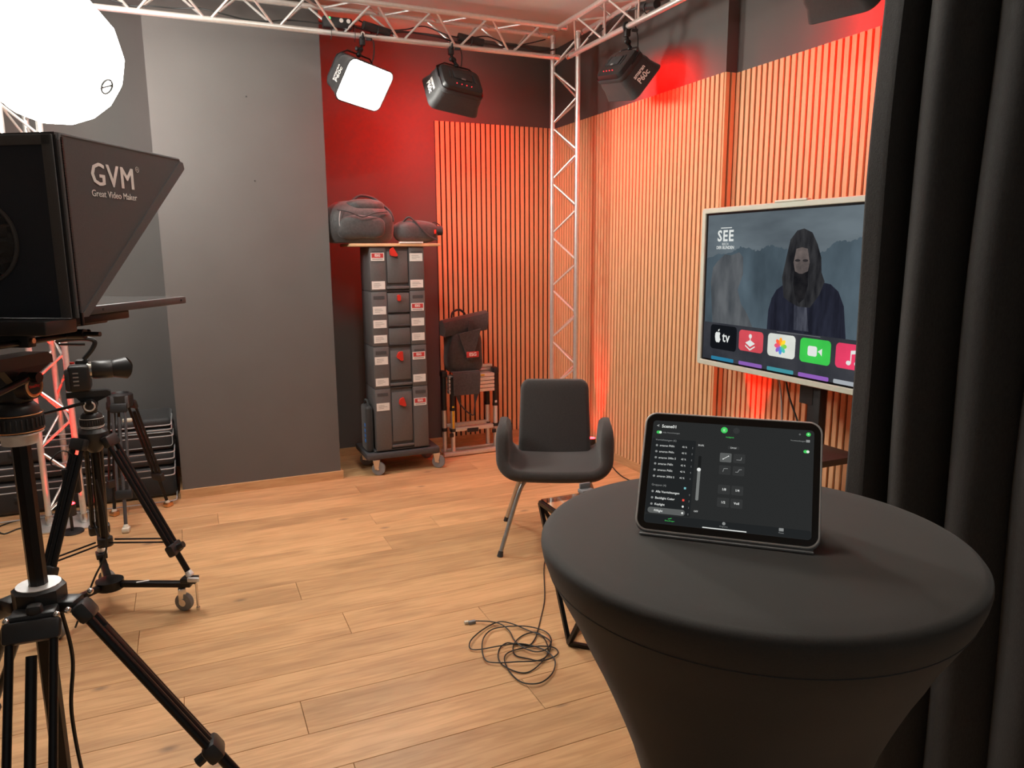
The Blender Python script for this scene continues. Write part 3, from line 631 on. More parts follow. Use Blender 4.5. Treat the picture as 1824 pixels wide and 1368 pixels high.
def flat(name, poly, m):
    lay[0] += .0004; z = lay[0]
    return MB().add([(x, y, z) for x, y in poly], [tuple(range(len(poly)))]).build(name, m, scr, False)
def rect(u0, u1, v0, v1): return [(u0, v0), (u1, v0), (u1, v1), (u0, v1)]
def rrp(u0, u1, v0, v1, r): return [(x+(u0+u1)/2, y+(v0+v1)/2) for x, y in rrect(u1-u0, v1-v0, r, 5)]
flat('picture_sky', rect(SU0, SU1, SV0, SV1), emit2('picture_sky', (70, 78, 84), (96, 106, 112), 2.2, (.6, 2, 1)))
rj = random.Random(4)
hills = [(SU0, SV0), (SU1, SV0), (SU1, .68)]+[(1.25, .675), (1.15, .668), (1.088, .664), (1.04, .668), (.99, .655), (.94, .657), (.903, .65), (.86, .618), (.80, .60), (.70, .60), (.613, .627), (.575, .634), (.526, .641), (.5, .64), (.481, .636), (.45, .622), (.415, .617), (.38, .632), (.306, .637), (.25, .612), (.143, .6), (SU0, .583)]
hh_ = hills[:3]
for a_, b_ in zip(hills[2:-1], hills[3:]):
    for q in range(1, 7): hh_.append((a_[0]+(b_[0]-a_[0])*q/6, a_[1]+(b_[1]-a_[1])*q/6+rj.uniform(-.005, .005)))
flat('picture_hills', hh_, emit2('picture_hills', (48, 58, 65), (78, 92, 101), 3.2, (1, .5, 1)))
flat('picture_rock', [(.13, .10), (.10, .33), (.085, .45), (.10, .53), (.13, .56), (.19, .60), (.24, .595), (.30, .61), (.33, .585), (.335, .50), (.30, .42), (.33, .35), (.38, .30), (.42, .24), (.40, .10)], emit2('picture_rock', (62, 66, 70), (88, 91, 94), 7, (1.6, .6, 1)))
robe = [(.505, SV0), (.523, .203), (.527, .332), (.545, .39), (.575, .432), (.63, .465), (.84, .478), (.90, .47), (.945, .44), (.98, .377), (1.0, .25), (1.02, SV0)]
flat('picture_robe', robe, emit2('picture_robe', (24, 25, 34), (36, 38, 50), 9, (3, .6, 1)))
flat('picture_shirt', [(.70, .25), (.69, .42), (.76, .42), (.79, .25)], emit2('picture_shirt', (36, 38, 48), (72, 74, 84), 12, (3, .5, 1)))
flat('picture_hair', [(.625, .40), (.607, .49), (.63, .593), (.648, .668), (.687, .708), (.728, .716), (.778, .697), (.813, .644), (.838, .586), (.845, .52), (.866, .48), (.84, .42), (.79, .36), (.72, .36), (.66, .38)], emit2('picture_hair', (24, 24, 27), (47, 47, 49), 16, (2, .5, 1)))
flat('picture_face', [(.688, .625), (.722, .632), (.757, .625), (.773, .564), (.765, .519), (.725, .50), (.689, .518), (.675, .563)], emit2('picture_face', (58, 54, 54), (98, 88, 85), 14))
for bx in (.700, .748): flat('picture_brow', circ(bx, .572, .017, .006, 12), screen('picture_brow', 42, 39, 40))
flat('picture_beard', [(.683, .525), (.715, .512), (.735, .512), (.768, .525), (.772, .46), (.755, .40), (.725, .375), (.70, .40), (.682, .46)], emit2('picture_beard', (18, 18, 21), (32, 31, 33), 18))
flat('picture_dock', rect(SU0, SU1, SV0, .238), emit2('picture_dock', (40, 42, 48), (56, 57, 62), 5))
tiles = [(.105, .313, .098, .228, (18, 20, 24)), (.332, .508, .113, .219, (205, 75, 85)), (.54, .72, .111, .222, (205, 208, 200)), (.75, .93, .109, .221, (60, 190, 75)), (.958, 1.138, .110, .220, (215, 60, 95)), (1.166, 1.346, .110, .220, (70, 110, 190))]
tz = []
for i, (a, e, c, d, col) in enumerate(tiles):
    flat('app_tile', rrp(a, e, c, d, .02), emit2('tile_%d' % i, tuple(int(v*.88) for v in col), col, 5)); tz.append(lay[0])
for i, (a, e, col) in enumerate(((.12, .30, (40, 110, 140)), (.34, .51, (125, 85, 160)), (.545, .72, (60, 130, 140)), (.75, .93, (130, 85, 165)), (.957, 1.14, (150, 155, 160)))):
    flat('app_tile', rrp(a, e, SV0+.001, .058, .006), screen('tile_low_%d' % i, *col))
zz = lay[0]+.0004
m_scrw = screen('screen_white', 205, 208, 205)
icon = None
def poly(mb, pts, z): MB().add([(x, y, z) for x, y in pts], [tuple(range(len(pts)))]).build('icon_shape', m_scrw, scr, False)
def tvtext(s_, size, M, bold=0, spacing=1.0):
    mb = MB(); textmb(mb, s_, size, M, bold, spacing=spacing); mb.build('screen_lettering', m_scrw, scr, False)
poly(icon, [(.148, .165), (.150, .182), (.160, .191), (.170, .188), (.182, .191), (.190, .184), (.185, .172), (.187, .160), (.193, .153), (.185, .138), (.176, .134), (.169, .137), (.162, .134), (.153, .143)], zz)
poly(icon, [(.170, .193), (.174, .204), (.184, .208), (.180, .197)], zz)
tvtext('tv', .075, T(.236, .166, zz), .001)
# game, video and music signs
poly(icon, circ(.42, .192, .011), zz); poly(icon, rect(.417, .423, .16, .19), zz); poly(icon, [(.385, .157), (.42, .173), (.455, .157), (.42, .138)], zz); poly(icon, [(.385, .146), (.42, .127), (.455, .146), (.455, .139), (.42, .119), (.385, .139)], zz)
poly(icon, rrp(.80, .855, .142, .188, .01), zz); poly(icon, [(.861, .162), (.884, .182), (.884, .148), (.861, .168)], zz)
for x in (1.032, 1.075): poly(icon, circ(x, .138, .013, .010), zz)
poly(icon, rect(1.041, 1.046, .138, .19), zz); poly(icon, rect(1.084, 1.089, .138, .197), zz); poly(icon, [(1.041, .176), (1.089, .184), (1.089, .199), (1.041, .192)], zz)
tvtext('SEE', .078, T(.198, .692, zz), .002, spacing=1.15)
tvtext('REICH', .018, T(.198, .652, zz)); tvtext('DER BLINDEN', .022, T(.199, .634, zz), .0004)
poly(icon, rect(.16, .245, .733, .737), zz); flat('caption_line', rect(.60, .87, .2325, .2345), screen('caption_grey', 110, 112, 116))
for k, col in enumerate(((240, 150, 40), (235, 200, 50), (120, 190, 70), (70, 180, 160), (70, 130, 200), (130, 90, 180), (210, 80, 110), (235, 90, 60))):
    a = PI/2-k*PI/4; lay[0] = zz; flat('petal', circ(.63+.022*math.cos(a), .166+.022*math.sin(a), .019, .011, 14, a), screen('petal_%d' % k, *col))
# stand
MB().box(.71, .79, -.10, .5, -.10, -.06).build('bracket', m_black, t, False)
MB().rbox((.795, -.40, -.085), (.075, .92, .045), .006).build('pole', m_black, t)
MB().rbox((.795, -.855, -.02), (.70, .045, .12), .01).build('stand_base', m_black, t)
for x in (.48, 1.11): MB().rbox((x, -.855, -.02), (.06, .046, .4), .01).build('stand_foot', m_black, t)
MB().rbox((.90, -.285, .05), (.36, .03, .24), .004).build('tray', mat('dark_brown_tray', (.05, .03, .024), .5), t)
MB().tube(spline([(.60, .03, -.07), (.62, -.08, -.08), (.70, -.25, -.09), (.76, -.40, -.06)], 8), .005, 6).build('cable', m_cable, t)
MB().tube(spline([(.545, .03, -.07), (.55, -.1, -.1), (.56, -.3, -.11), (.6, -.5, -.09)], 8), .004, 6).build('cable', m_piping, t)

# ------------------------------------------------------------------ cocktail table with stretch cover
t = thing('cocktail_table', 'round high table under a tight black stretch cover', 'table', T(.715, .783, 0))
prof = [(.001, 1.1), (.15, 1.1), (.25, 1.1), (.285, 1.0997), (.293, 1.0975), (.2975, 1.092), (.298, 1.085), (.2955, 1.072), (.2895, 1.055), (.279, 1.033), (.267, 1.010), (.250, .978), (.235, .945), (.22, .916), (.203, .88), (.187, .845), (.172, .81), (.156, .765), (.142, .72), (.128, .66), (.118, .58), (.113, .5), (.116, .42), (.13, .33), (.155, .24), (.195, .15), (.245, .06), (.265, .005)]
nt_ = 96; loops = []
for r, z in prof:
    am = .024*max(0, min(1, (1.02-z)/.25))
    loops.append([((r+am*math.cos(3*(2*PI*i/nt_+math.radians(42))))*math.cos(2*PI*i/nt_), (r+am*math.cos(3*(2*PI*i/nt_+math.radians(42))))*math.sin(2*PI*i/nt_), z) for i in range(nt_)])
MB().loops(loops, cap0=True).build('stretch_cover', m_cover, t)
MB().tube([(.2868*math.cos(2*PI*i/96), .2868*math.sin(2*PI*i/96), 1.0485) for i in range(96)], .0007, 5, True).build('seam', m_cloth, t)
MB().cyl((0, 0, .01), (0, 0, 1.06), .03).build('post', m_chrome, t)

# ------------------------------------------------------------------ tablet
ea = math.radians(-42.8); e_ = V((math.cos(ea), math.sin(ea), 0)); bk = V((-e_.y, e_.x, 0)); tl = math.radians(30)
upv = V((0, 0, 1))*math.cos(tl)+bk*math.sin(tl); nv = e_.cross(upv)
TBM = fr(V((.657, .766, 1.1055)), nv, e_)
t = thing('tablet', 'tablet in a folio cover leaning on the black high table', 'tablet', TBM)
cx, cy = -.0015, .0905
R2 = lambda wd, hh, r, z: [(x+cx, y+cy, z) for x, y in rrect(wd, hh, r, 8)]
MB().loops([R2(.244, .175, .017, -.0062), R2(.2476, .1785, .018, -.005), R2(.2476, .1785, .018, -.0014), R2(.2455, .1764, .0172, 0)], cap0=True, cap1=True).build('body', m_silver, t)
MB().loops([R2(.2422, .1732, .0158, -.0004), R2(.2422, .1732, .0158, .0002)], cap1=True).build('front_glass', m_glossblack, t)
Z0 = .0004
def spoly(name, pts, m, z): return MB().add([(x/1000, y/1000, z) for x, y in pts], [tuple(range(len(pts)))]).build(name, m, t if name == 'display' else disp, False)
disp = None
disp = spoly('display', rrp(-113, 111, 13, 166.5, 5), screen('ui_background', 37, 38, 38), Z0)
def group(name, m, items, z=Z0+.00015):
    for it in items:
        mb = MB()
        if it[0] == 'p': mb.add([(x/1000, y/1000, z) for x, y in it[1]], [tuple(range(len(it[1])))])
        else: textmb(mb, it[1], it[4]/1000, T(it[2]/1000, it[3]/1000, z), it[5] if len(it) > 5 else 0, it[6] if len(it) > 6 else 'LEFT')
        mb.build(name if it[0] == 'p' else 'text_line', m, disp, False)
C_ = lambda x, y, r, n=18: ('p', circ(x, y, r, n=n))
B_ = lambda x0, x1, y0, y1, r=1.5: ('p', rrp(x0, x1, y0, y1, r))
group('side_panel', screen('ui_panel', 29, 31, 32), [B_(-112.5, -49, 27, 139, 2), B_(-112.5, 110.5, 13.5, 25.5, 3)], Z0+.0001)
group('button_row', screen('ui_button', 46, 47, 47), [B_(4.7, 20.7, 110.8, 124.2), B_(-13.9, 2, 92.5, 106), B_(4.7, 20.7, 92.5, 106), B_(-13.6, 2.7, 64.3, 77.6), B_(4.7, 20.7, 64.3, 77.6), B_(-13.6, 2.7, 45.8, 59.1), B_(4.7, 20.7, 45.8, 59.1), C_(6.4, 158.6, 4.6), B_(-4, 12, 130.5, 135)])
group('selected_button', screen('ui_selected', 82, 84, 83), [B_(-14, 2.1, 110.8, 124.2), B_(-109, -56.3, 27.5, 36, 4)])
group('slider', screen('ui_slider', 108, 110, 108), [B_(-43.6, -39.4, 51.5, 96, 2)])
group('slider_track', screen('ui_track', 24, 25, 25), [B_(-43.6, -39.4, 96, 117, 2)])
gw = [('t', 'Scene01', -100, 158, 6.6, .00012), ('t', '<', -107.3, 158.2, 6.5)]
for k in range(6):
    y = 128.2-9.27*k
    gw += [('t', ('amaran P60c', 'amaran P60c', 'amaran 200x S', 'amaran P60c', 'amaran P60c', 'amaran 200d S')[k], -100.5, y, 4.2), ('t', '42 %', -68, y, 3.6), ('t', ':', -53.5, y, 4.5)]
for k, s_ in enumerate(('Alle Vorrichtungen', 'Backlight Color', 'Keylight', 'Filllight')): gw += [('t', s_, -100, 59-9.2*k, 4.4, .00006), ('t', ':', -52.5, 58.5-9.2*k, 4.5)]
gw += [('t', '1/8', -5.4, 71, 4.6, .00006, 'CENTER'), ('t', '1/4', 12.7, 71, 4.6, .00006, 'CENTER'), ('t', '1/2', -5.4, 52.5, 4.6, .00006, 'CENTER'), ('t', 'Voll', 12.7, 52.5, 4.6, .00006, 'CENTER'), ('t', 'Linear', 4, 132.7, 3.4, 0, 'CENTER'),
       ('t', '30,0%', -41.5, 132.8, 3.6, 0, 'CENTER'), ('t', 'OFF', -41.5, 35.8, 3.4, 0, 'CENTER'), C_(-41.8, 96.7, 2.7), C_(-60, 40.7, 1.5), C_(-60, 31.4, 1.5), ('p', [(-31, 13.9), (28, 13.9), (28, 15.3), (-31, 15.3)]),
       ('p', [(-9.5, 115.5), (-9.2, 114.8), (-2.0, 119.6), (-2.3, 120.3)]), C_(-9.4, 115.1, .8), C_(-2.1, 120, .8), C_(-101.2, 148.4, 1.9), C_(103.2, 135.2, 2.0)]
group('screen_sign', screen('ui_white', 205, 207, 204), gw, Z0+.0003)
gg = [('t', 'Alle Vorrichtungen', -97.5, 148.4, 3.2), ('t', 'Vorrichtungen (6)', -107.4, 136.8, 4.2), ('t', 'Gruppen (4)', -106.8, 68.7, 4.2), ('t', 'Programm', -2.5, 18.6, 2.6, 0, 'CENTER'), ('t', 'Preset', 72.8, 18.6, 2.6, 0, 'CENTER'), ('t', 'Voreinstellungen', 80, 150, 2.9),
      B_(100.5, 105.5, 148.6, 152.4, .5), ('t', 'o', 92, 160, 5, 0, 'CENTER'), B_(69.8, 75.8, 20.8, 25, .6), C_(-2.5, 22.8, 2.2)]
gg += [C_(-104.6, 128.2-9.27*k, 1.7) for k in range(6)]+[C_(-104.3, 59-9.2*k, 1.7) for k in range(3)]
gg += [('p', [(9, 115), (15.5, 115), (16.2, 119.5), (15.4, 119.5), (14.9, 115.8), (9, 115.8)]), ('p', [(-9, 96.5), (-8.2, 96.5), (-7, 101), (-2, 101.2), (-2, 102), (-7.5, 101.8)]), ('p', [(8.5, 97), (12, 97.2), (14, 101), (17, 101.2), (17, 102), (13.4, 101.8), (11.5, 98), (8.5, 97.8)])]
group('screen_sign', screen('ui_grey', 125, 127, 126), gg, Z0+.0003)
group('screen_accent', screen('ui_green', 60, 185, 85), [C_(-10.4, 158.4, 4.7), C_(103.3, 160.3, 3), B_(-107, -99.3, 146.3, 150.6, 2.1), B_(97.5, 105.3, 133, 137.4, 2.2), ('t', 'Helligkeit', -2, 148, 3, 0, 'CENTER'), ('t', 'Einstellungen', -76.5, 18.4, 2.6, 0, 'CENTER'), ('p', [(-79, 20.5), (-74, 22), (-74, 22.7), (-79, 21.2)])], Z0+.0002)
group('screen_accent', screen('ui_red', 215, 70, 60), [B_(-61.5, -58.5, 48.5, 51.5, .5)], Z0+.0003)
group('screen_accent', screen('ui_teal', 110, 170, 175), [B_(-60.5, -57.5, 66, 69, .4)], Z0+.0003)
group('screen_sign', screen('ui_dark_sign', 215, 235, 215), [('t', '+', 103.3, 160.3, 5, 0, 'CENTER'), ('t', '((', -10.6, 158.6, 5, 0, 'CENTER')], Z0+.0004)
# folio: back sheet, prop and foot on the table
MB().loops([R2(.245, .176, .014, -.0066), R2(.2485, .1795, .016, -.0085), R2(.2485, .1795, .016, -.0095)], cap0=True, cap1=True).build('folio_back', m_cover2, t)
Mi = TBM.inverted(); W4 = Matrix((e_, bk, V((0, 0, 1)))).transposed().to_4x4(); W4.translation = V((.657, .766, 1.1))
MB().rbox((-.0015, .0645, .0022), (.232, .135, .003), .001, W4).build('folio_foot', m_cover2, t, M=Mi)
MB().loops([[W4 @ V((x, .118+dy, .004)) for x, dy in ((-.115, 0), (.112, 0), (.112, .003), (-.115, .003))], [W4 @ V((x, .065+dy, .085)) for x, dy in ((-.115, 0), (.112, 0), (.112, .003), (-.115, .003))]], cap0=True, cap1=True).build('folio_prop', m_cover2, t, M=Mi)

# ------------------------------------------------------------------ curtain
A0 = V((1.6, 1.39, 0)); dd = V((.3, -.954, 0)).normalized(); nn = V((-dd.y, dd.x, 0)); nn = nn if nn.x < 0 else -nn
cl = []; NS = 260; NZ = 40; vs = []; fs = []
def cpt(s, z):
    fl = 1+.10*(1-z/3.0); lam = .135; ph = (s-.10)/lam
    c_ = abs(math.sin(PI*ph)) if s > .10 else min(1, max(0, (.10-s)/.022))
    amp = .052+.016*math.sin(ph*1.7+1)
    off = amp*(2*c_**.75-1)+.006*math.sin(9*s+4*z)+.004*math.sin(23*s-7*z)
    wob = .006*math.sin(3*z+5*s)
    return A0+dd*((s-.25)*fl+.25+wob)+nn*off+V((0, 0, z))
for j in range(NZ+1):
    z = .012+(3.03-.012)*j/NZ
    for i in range(NS+1): vs.append(cpt(.036+1.22*i/NS, z))
for j in range(NZ):
    for i in range(NS): a = j*(NS+1)+i; fs.append((a, a+1, a+NS+2, a+NS+1))
cu = MB().add(vs, fs).build('curtain', m_curtain)
sm = cu.modifiers.new('thickness', 'SOLIDIFY'); sm.thickness = .003
tag(cu, 'heavy black pleated curtain hanging behind the high table', 'curtain')

# ------------------------------------------------------------------ cables on the floor
coil = [(1.544, 3.101), (1.471, 2.975), (1.344, 2.711), (1.251, 2.559), (1.196, 2.473), (1.157, 2.417), (1.116, 2.385), (1.077, 2.403), (1.042, 2.429), (1.001, 2.407), (0.97, 2.345), (0.968, 2.282), (0.998, 2.229), (1.036, 2.216), (1.094, 2.243), (1.153, 2.299), (1.185, 2.374), (1.188, 2.434), (1.167, 2.459), (1.117, 2.456), (1.068, 2.417), (1.038, 2.362), (1.038, 2.328), (1.069, 2.295), (1.101, 2.258), (1.154, 2.261), (1.191, 2.287), (1.19, 2.321), (1.147, 2.351), (1.083, 2.37), (1.017, 2.361), (0.984, 2.32), (0.971, 2.245), (0.978, 2.174), (1.004, 2.137), (1.05, 2.133), (1.11, 2.173), (1.151, 2.235), (1.153, 2.299), (1.13, 2.359), (1.077, 2.403), (0.999, 2.414), (0.928, 2.426), (0.897, 2.445), (0.911, 2.488), (0.961, 2.538), (1.031, 2.581), (1.082, 2.585), (1.12, 2.546), (1.155, 2.481), (1.188, 2.413), (1.192, 2.35), (1.145, 2.284), (1.093, 2.261), (1.022, 2.28), (0.954, 2.308), (0.919, 2.341), (0.931, 2.411), (0.969, 2.492), (1.021, 2.542), (1.073, 2.54), (1.148, 2.511), (1.196, 2.473), (1.214, 2.422), (1.198, 2.357), (1.156, 2.317), (1.111, 2.319), (1.079, 2.362), (1.071, 2.425), (1.084, 2.502), (1.072, 2.562), (1.039, 2.6), (0.988, 2.634)]
t = thing('network_cable', 'thin black cable coiled loosely on the floor with a plug', 'cable', T(1.07, 2.36, 0))
cpts = [(1.9, 3.0), (1.72, 3.14), (1.60, 3.17)]+coil; nC = len(cpts)
MB().tube(spline([(x-1.07, y-2.36, .0035+.010*i/nC+.002*math.sin(i*1.9)) for i, (x, y) in enumerate(cpts)], 5), .0026, 6).build('cord', m_cable, t)
MB().rbox((-.094, .277, .0075), (.03, .014, .013), .002, RZ(0)).build('boot', m_cover2, t)
MB().rbox((-.115, .285, .0075), (.018, .013, .011), .001).build('plug', m_cream, t)
tag(MB().tube(spline([(2.72, 4.5, .004), (2.676, 4.334, .004), (2.631, 4.188, .004), (2.606, 4.041, .004), (2.62, 3.8, .004), (2.66, 3.4, .004)], 8), .004, 6).build('floor_cable', m_cable), 'black cable lying along the foot of the slatted wall', 'cable')
tag(MB().tube(spline([(-.79, 4.62, .005), (-.86, 4.56, .005), (-.93, 4.68, .005), (-1.0, 4.62, .005), (-1.05, 4.75, .005), (-.96, 4.84, .005), (-.88, 4.80, .005)], 8), .004, 6).build('floor_cable', m_cable), 'black cable tangle on the floor beside the black cases', 'cable')

# ------------------------------------------------------------------ soft cases in the recess
for k, (z0, z1, x1, lab) in enumerate(((0, .20, -.135, 'black soft case at the bottom of the case stack'), (.202, .302, -.13, 'thin black soft case second from the bottom of the case stack'),
                                     (.304, .443, -.125, 'black soft case with a looped grey edge, second from the top'), (.445, .51, -.13, 'thin black soft case lying on top of the case stack'))):
    t = thing('soft_case', lab, 'case', T(-.72, 5.10, z0), 'black cases stacked in the recess'); hh = z1-z0; W = (x1+.72)*2
    MB().rbox((0, .02, hh/2), (W, .36, hh-.004), min(.03, hh*.4), seg=3).build('body', m_cloth, t)
    for z in (.022, hh-.016):
        MB().tube([(x, -.162+.182+y-.182+.0, z) for x, y in [(a, b_+.02-.0) for a, b_ in rrect(W-.002, .362, .03, 4)]], .0038, 6, True).build('piping', m_piping, t)
    MB().rbox((.25, -.165, hh*.5), (.05, .012, .03), .003).build('buckle', m_rubber, t); MB().rbox((-.25, -.165, hh*.5), (.05, .012, .03), .003).build('buckle', m_rubber, t)
    if k == 2: MB().tube([(x+W/2-.16, -.166, y+hh/2) for x, y in rrect(.3, hh-.05, .02, 4)], .003, 6, True).build('pocket_piping', m_piping, t)

# ------------------------------------------------------------------ tripods
def twin_leg(t, top, foot, half, r, side, inner=True, lock=True, foot_m=m_rubber, m=m_blackmetal, frac=.62):
    """double-tube tripod leg with an inner extension"""
    top, foot = V(top), V(foot); ax = (foot-top).normalized(); sd = V(side); sd = (sd-ax*sd.dot(ax)).normalized(); L = (foot-top).length
    lg = MB().cyl(top+sd*half, top+sd*half+ax*L*frac, r).cyl(top-sd*half, top-sd*half+ax*L*frac, r).build('leg', m, t)
    F = fr(top, ax, sd)
    MB().rbox((0, 0, .02), (half*2+r*3.2, r*3.2, .05), r, F).build('leg_shoulder', m_black, lg)
    MB().rbox((0, 0, L*frac), (half*2+r*3.4, r*3.6, .05), r, F).build('leg_lock', m_black, lg)
    MB().cyl(top+ax*L*.1, foot-ax*.02, r*1.25).build('inner_tube', m, lg)
    if lock: MB().cyl(top+ax*L*frac+sd.cross(ax)*r*1.5, top+ax*L*frac+sd.cross(ax)*(r*1.5+.03), .014, n=8).build('lock_knob', m_black, lg)
    MB().lathe([(.006, -.03), (.013, -.02), (.017, 0), (.013, .006)], 14, fr(foot-ax*.004, ax)).build('foot', foot_m, lg)
    return lg
hd = lambda deg: V((math.sin(math.radians(deg)), math.cos(math.radians(deg)), 0))
def bowl_head(t, z, s, logo, head_dir, m_ring=m_gold):
    """levelling bowl, fluid head with drag disc and top plate; z is the bowl bottom, s a size factor"""
    MB().lathe([(.03*s, z-.028*s), (.04*s, z-.028*s), (.042*s, z-.004*s), (.055*s, z), (.052*s, z+.006*s)], 26).build('bowl_cap', m_silver, t)
    MB().lathe([(.05*s, z), (.056*s, z+.006*s), (.056*s, z+.046*s), (.05*s, z+.052*s)], 30).build('bowl_ring', m_black, t)
    kn = MB()
    for i in range(30): a = 2*PI*i/30; kn.rbox((.0565*s*math.cos(a), .0565*s*math.sin(a), z+.028*s), (.004*s, .005*s, .026*s), .001, seg=1)
    kn.build('bowl_grip', m_rubber, t)
    for zz_ in (.008, .05): MB().torus(.0562*s, .0014*s, T(0, 0, z+zz_*s), 36, 6).build('accent_ring', m_ring, t)
    MB().lathe([(.052*s, z+.052*s), (.05*s, z+.066*s), (.038*s, z+.078*s), (.02*s, z+.08*s)], 28).build('pan_base', m_black, t)
    f_ = hd(head_dir); r_ = V((f_.y, -f_.x, 0)); F = Matrix((r_, f_, V((0, 0, 1)))).transposed().to_4x4()
    MB().rbox((0, 0, z+.115*s), (.075*s, .06*s, .09*s), .018*s, F, 3).build('head_body', m_black, t)
    for sx in (-1, 1):
        MB().cyl((sx*.03*s, 0, z+.12*s), (sx*.056*s, 0, z+.12*s), .036*s, .032*s, n=26, M=F).build('drag_disc', m_black, t)
    MB().torus(.024*s, .0042*s, F @ T(.0565*s, 0, z+.12*s) @ RY(PI/2), 30, 8).build('accent_ring', m_ring, t)
    MB().cyl((.05*s, 0, z+.12*s), (.058*s, 0, z+.12*s), .02*s, n=24, M=F).build('disc_cap', m_rubber, t)
    if logo: text('lettering', 'SmallRig', .0105*s, m_redprint, t, F @ T(.0587*s, 0, z+.12*s) @ RZ(PI/2) @ RX(PI/2), .0002)
    MB().prism([(-.1*s, .165*s), (.1*s, .165*s), (.1*s, .185*s), (.085*s, .195*s), (-.1*s, .195*s)], -.035*s, .035*s, F @ T(0, 0, z) @ RZ(PI/2) @ RX(PI/2)).build('slide_plate', m_black, t)
    MB().prism([(.02*s, .13*s), (.1*s, .168*s), (-.06*s, .168*s), (-.03*s, .13*s)], -.012*s, .012*s, F @ T(.02*s, 0, z) @ RZ(PI/2) @ RX(PI/2)).build('head_bracket', m_blackmetal, t)
    MB().cyl((.055*s, -.02*s, z+.14*s), (.062*s, -.28*s, z+.09*s), .009*s, .0075*s, M=F).cyl((.05*s, 0, z+.142*s), (.075*s, 0, z+.142*s), .013*s, n=16, M=F).build('pan_handle', m_blackmetal, t)
    return F

# teleprompter tripod in the foreground
TPX, TPY = -.375, 1.99
t = thing('video_tripod', 'black video tripod carrying the teleprompter in the foreground', 'tripod', T(TPX, TPY, 0), 'video tripods')
MB().cyl((0, 0, .16), (0, 0, 1.09), .0205, n=8).build('centre_column', m_blackmetal, t)
MB().lathe([(.036, .643), (.055, .648), (.058, .668), (.058, .712), (.05, .718), (.022, .718)], 8).build('hub', m_black, t)
MB().lathe([(.024, .7185), (.048, .7185), (.048, .7205), (.024, .7205)], 20).build('hub_plate', m_silver, t)
MB().rbox((.0, -.075, .685), (.034, .03, .034), .01).build('column_knob', m_black, t)
for a, reach in ((112, .56), (183, .46), (318, .50)):
    d_ = hd(a); s_ = V((d_.y, -d_.x, 0))
    MB().rbox((0, .066, .668), (.095 if a != 112 else .05, .05, .03), .006, Matrix((s_, d_, V((0, 0, 1)))).transposed().to_4x4()).build('leg_bracket', m_black, t)
    for sx in (-1, 1): MB().ell(tuple(d_*.092+s_*sx*.05+V((0, 0, .675))), (.008, .008, .008), n=12, m=8).build('hinge_bolt', m_steel, t)
    twin_leg(t, d_*.092+V((0, 0, .665)), d_*reach+V((0, 0, .02)), .044 if a != 112 else .026, .0095 if a != 112 else .0115, s_ if a != 112 else hd(-6))
bowl_head(t, 1.095, .92, True, 31)
MB().tube(spline([(.03, .03, .66), (.045, .04, .5), (.03, .03, .35), (.04, .03, .15), (.06, .05, .006)], 8), .005, 6).build('cable', m_cable, t)

# teleprompter on top
PM = T(-.23, 1.924, 0) @ RZ(math.radians(-31))
t = thing('teleprompter', 'black cloth-hooded teleprompter with white lettering on its side', 'teleprompter', PM)
HW = .40; ZT, ZB2 = 1.757, 1.36
side = [(0, ZB2), (.012, ZB2), (.487, ZT-.004), (.475, ZT), (0, ZT)]
for sx, x in ((1, 0), (-1, -HW)):
    MB().prism(side, -.003, .003, T(x, 0, 0) @ RZ(PI/2) @ RX(PI/2)).build('hood_side', m_hood, t)
hr = MB()
hole = [(-.205+.088*math.cos(2*PI*i/32), 1.53+.088*math.sin(2*PI*i/32)) for i in range(32)]
outer_ = []
for i in range(32):
    a = 2*PI*i/32; k = min((HW/2)/max(1e-6, abs(math.cos(a))), ((ZT-ZB2)/2)/max(1e-6, abs(math.sin(a))))
    outer_.append((-HW/2+k*math.cos(a), (ZT+ZB2)/2+k*math.sin(a)))
hr.loops([[(x, -.004, z) for x, z in outer_], [(x, -.004, z) for x, z in hole], [(x, .002, z) for x, z in hole], [(x, .002, z) for x, z in outer_]])
hr.build('hood_rear', m_hoodrear, t)
gs = []
for j in range(7):
    f_ = j/6; gs.append([((-.205)+(.088-.045*f_+.006*math.sin(i*2.6+j))*math.cos(2*PI*i/48), -.004-.05*f_**.8-.004*math.sin(i*3.1), 1.53+(.088-.045*f_+.006*math.sin(i*2.6+j))*math.sin(2*PI*i/48)) for i in range(48)])
MB().loops(gs).build('lens_sleeve', m_cloth, t)
MB().tube([(-.205+.09*math.cos(2*PI*i/40), -.006, 1.53+.09*math.sin(2*PI*i/40)) for i in range(40)], .005, 8, True).build('sleeve_binding', m_trim, t)
MB().prism([(0, ZT), (.475, ZT), (.475, ZT+.006), (0, ZT+.006)], 0, HW, T(-HW, 0, 0) @ RZ(PI/2) @ RX(PI/2)).build('hood_top', m_hood, t)
# bindings and zip
MB().tube([(.004, .004, ZB2), (.004, .004, ZT-.01), (0, .014, ZT+.002), (0, .475, ZT+.002)], .0045, 8).build('binding', m_trim, t)
MB().rbox((-.014, -.006, (ZT+ZB2)/2), (.026, .004, ZT-ZB2), .001).rbox((-HW/2, -.006, ZT-.01), (HW-.01, .004, .022), .001).build('binding', m_trim, t)
MB().prism([(-.004, 0), (.0, .018), (.012, .026), (.475, .026+.0), (.487, .0)][:0] or [(.012, ZB2), (.040, ZB2), (.492, ZT-.022), (.487, ZT-.004), (.470, ZT-.004)], .002, .006, RZ(PI/2) @ RX(PI/2)).build('binding', m_trim, t)
zp = MB()
for i in range(120): zp.box(.0015, .007, .012, .0165, ZB2+.01+i*.0032, ZB2+.0122+i*.0032)
zp.build('zip', m_blackmetal, t, False)
MB().rbox((.008, .014, ZB2-.004), (.005, .007, .03), .001).build('zip_pull', m_blackmetal, t)
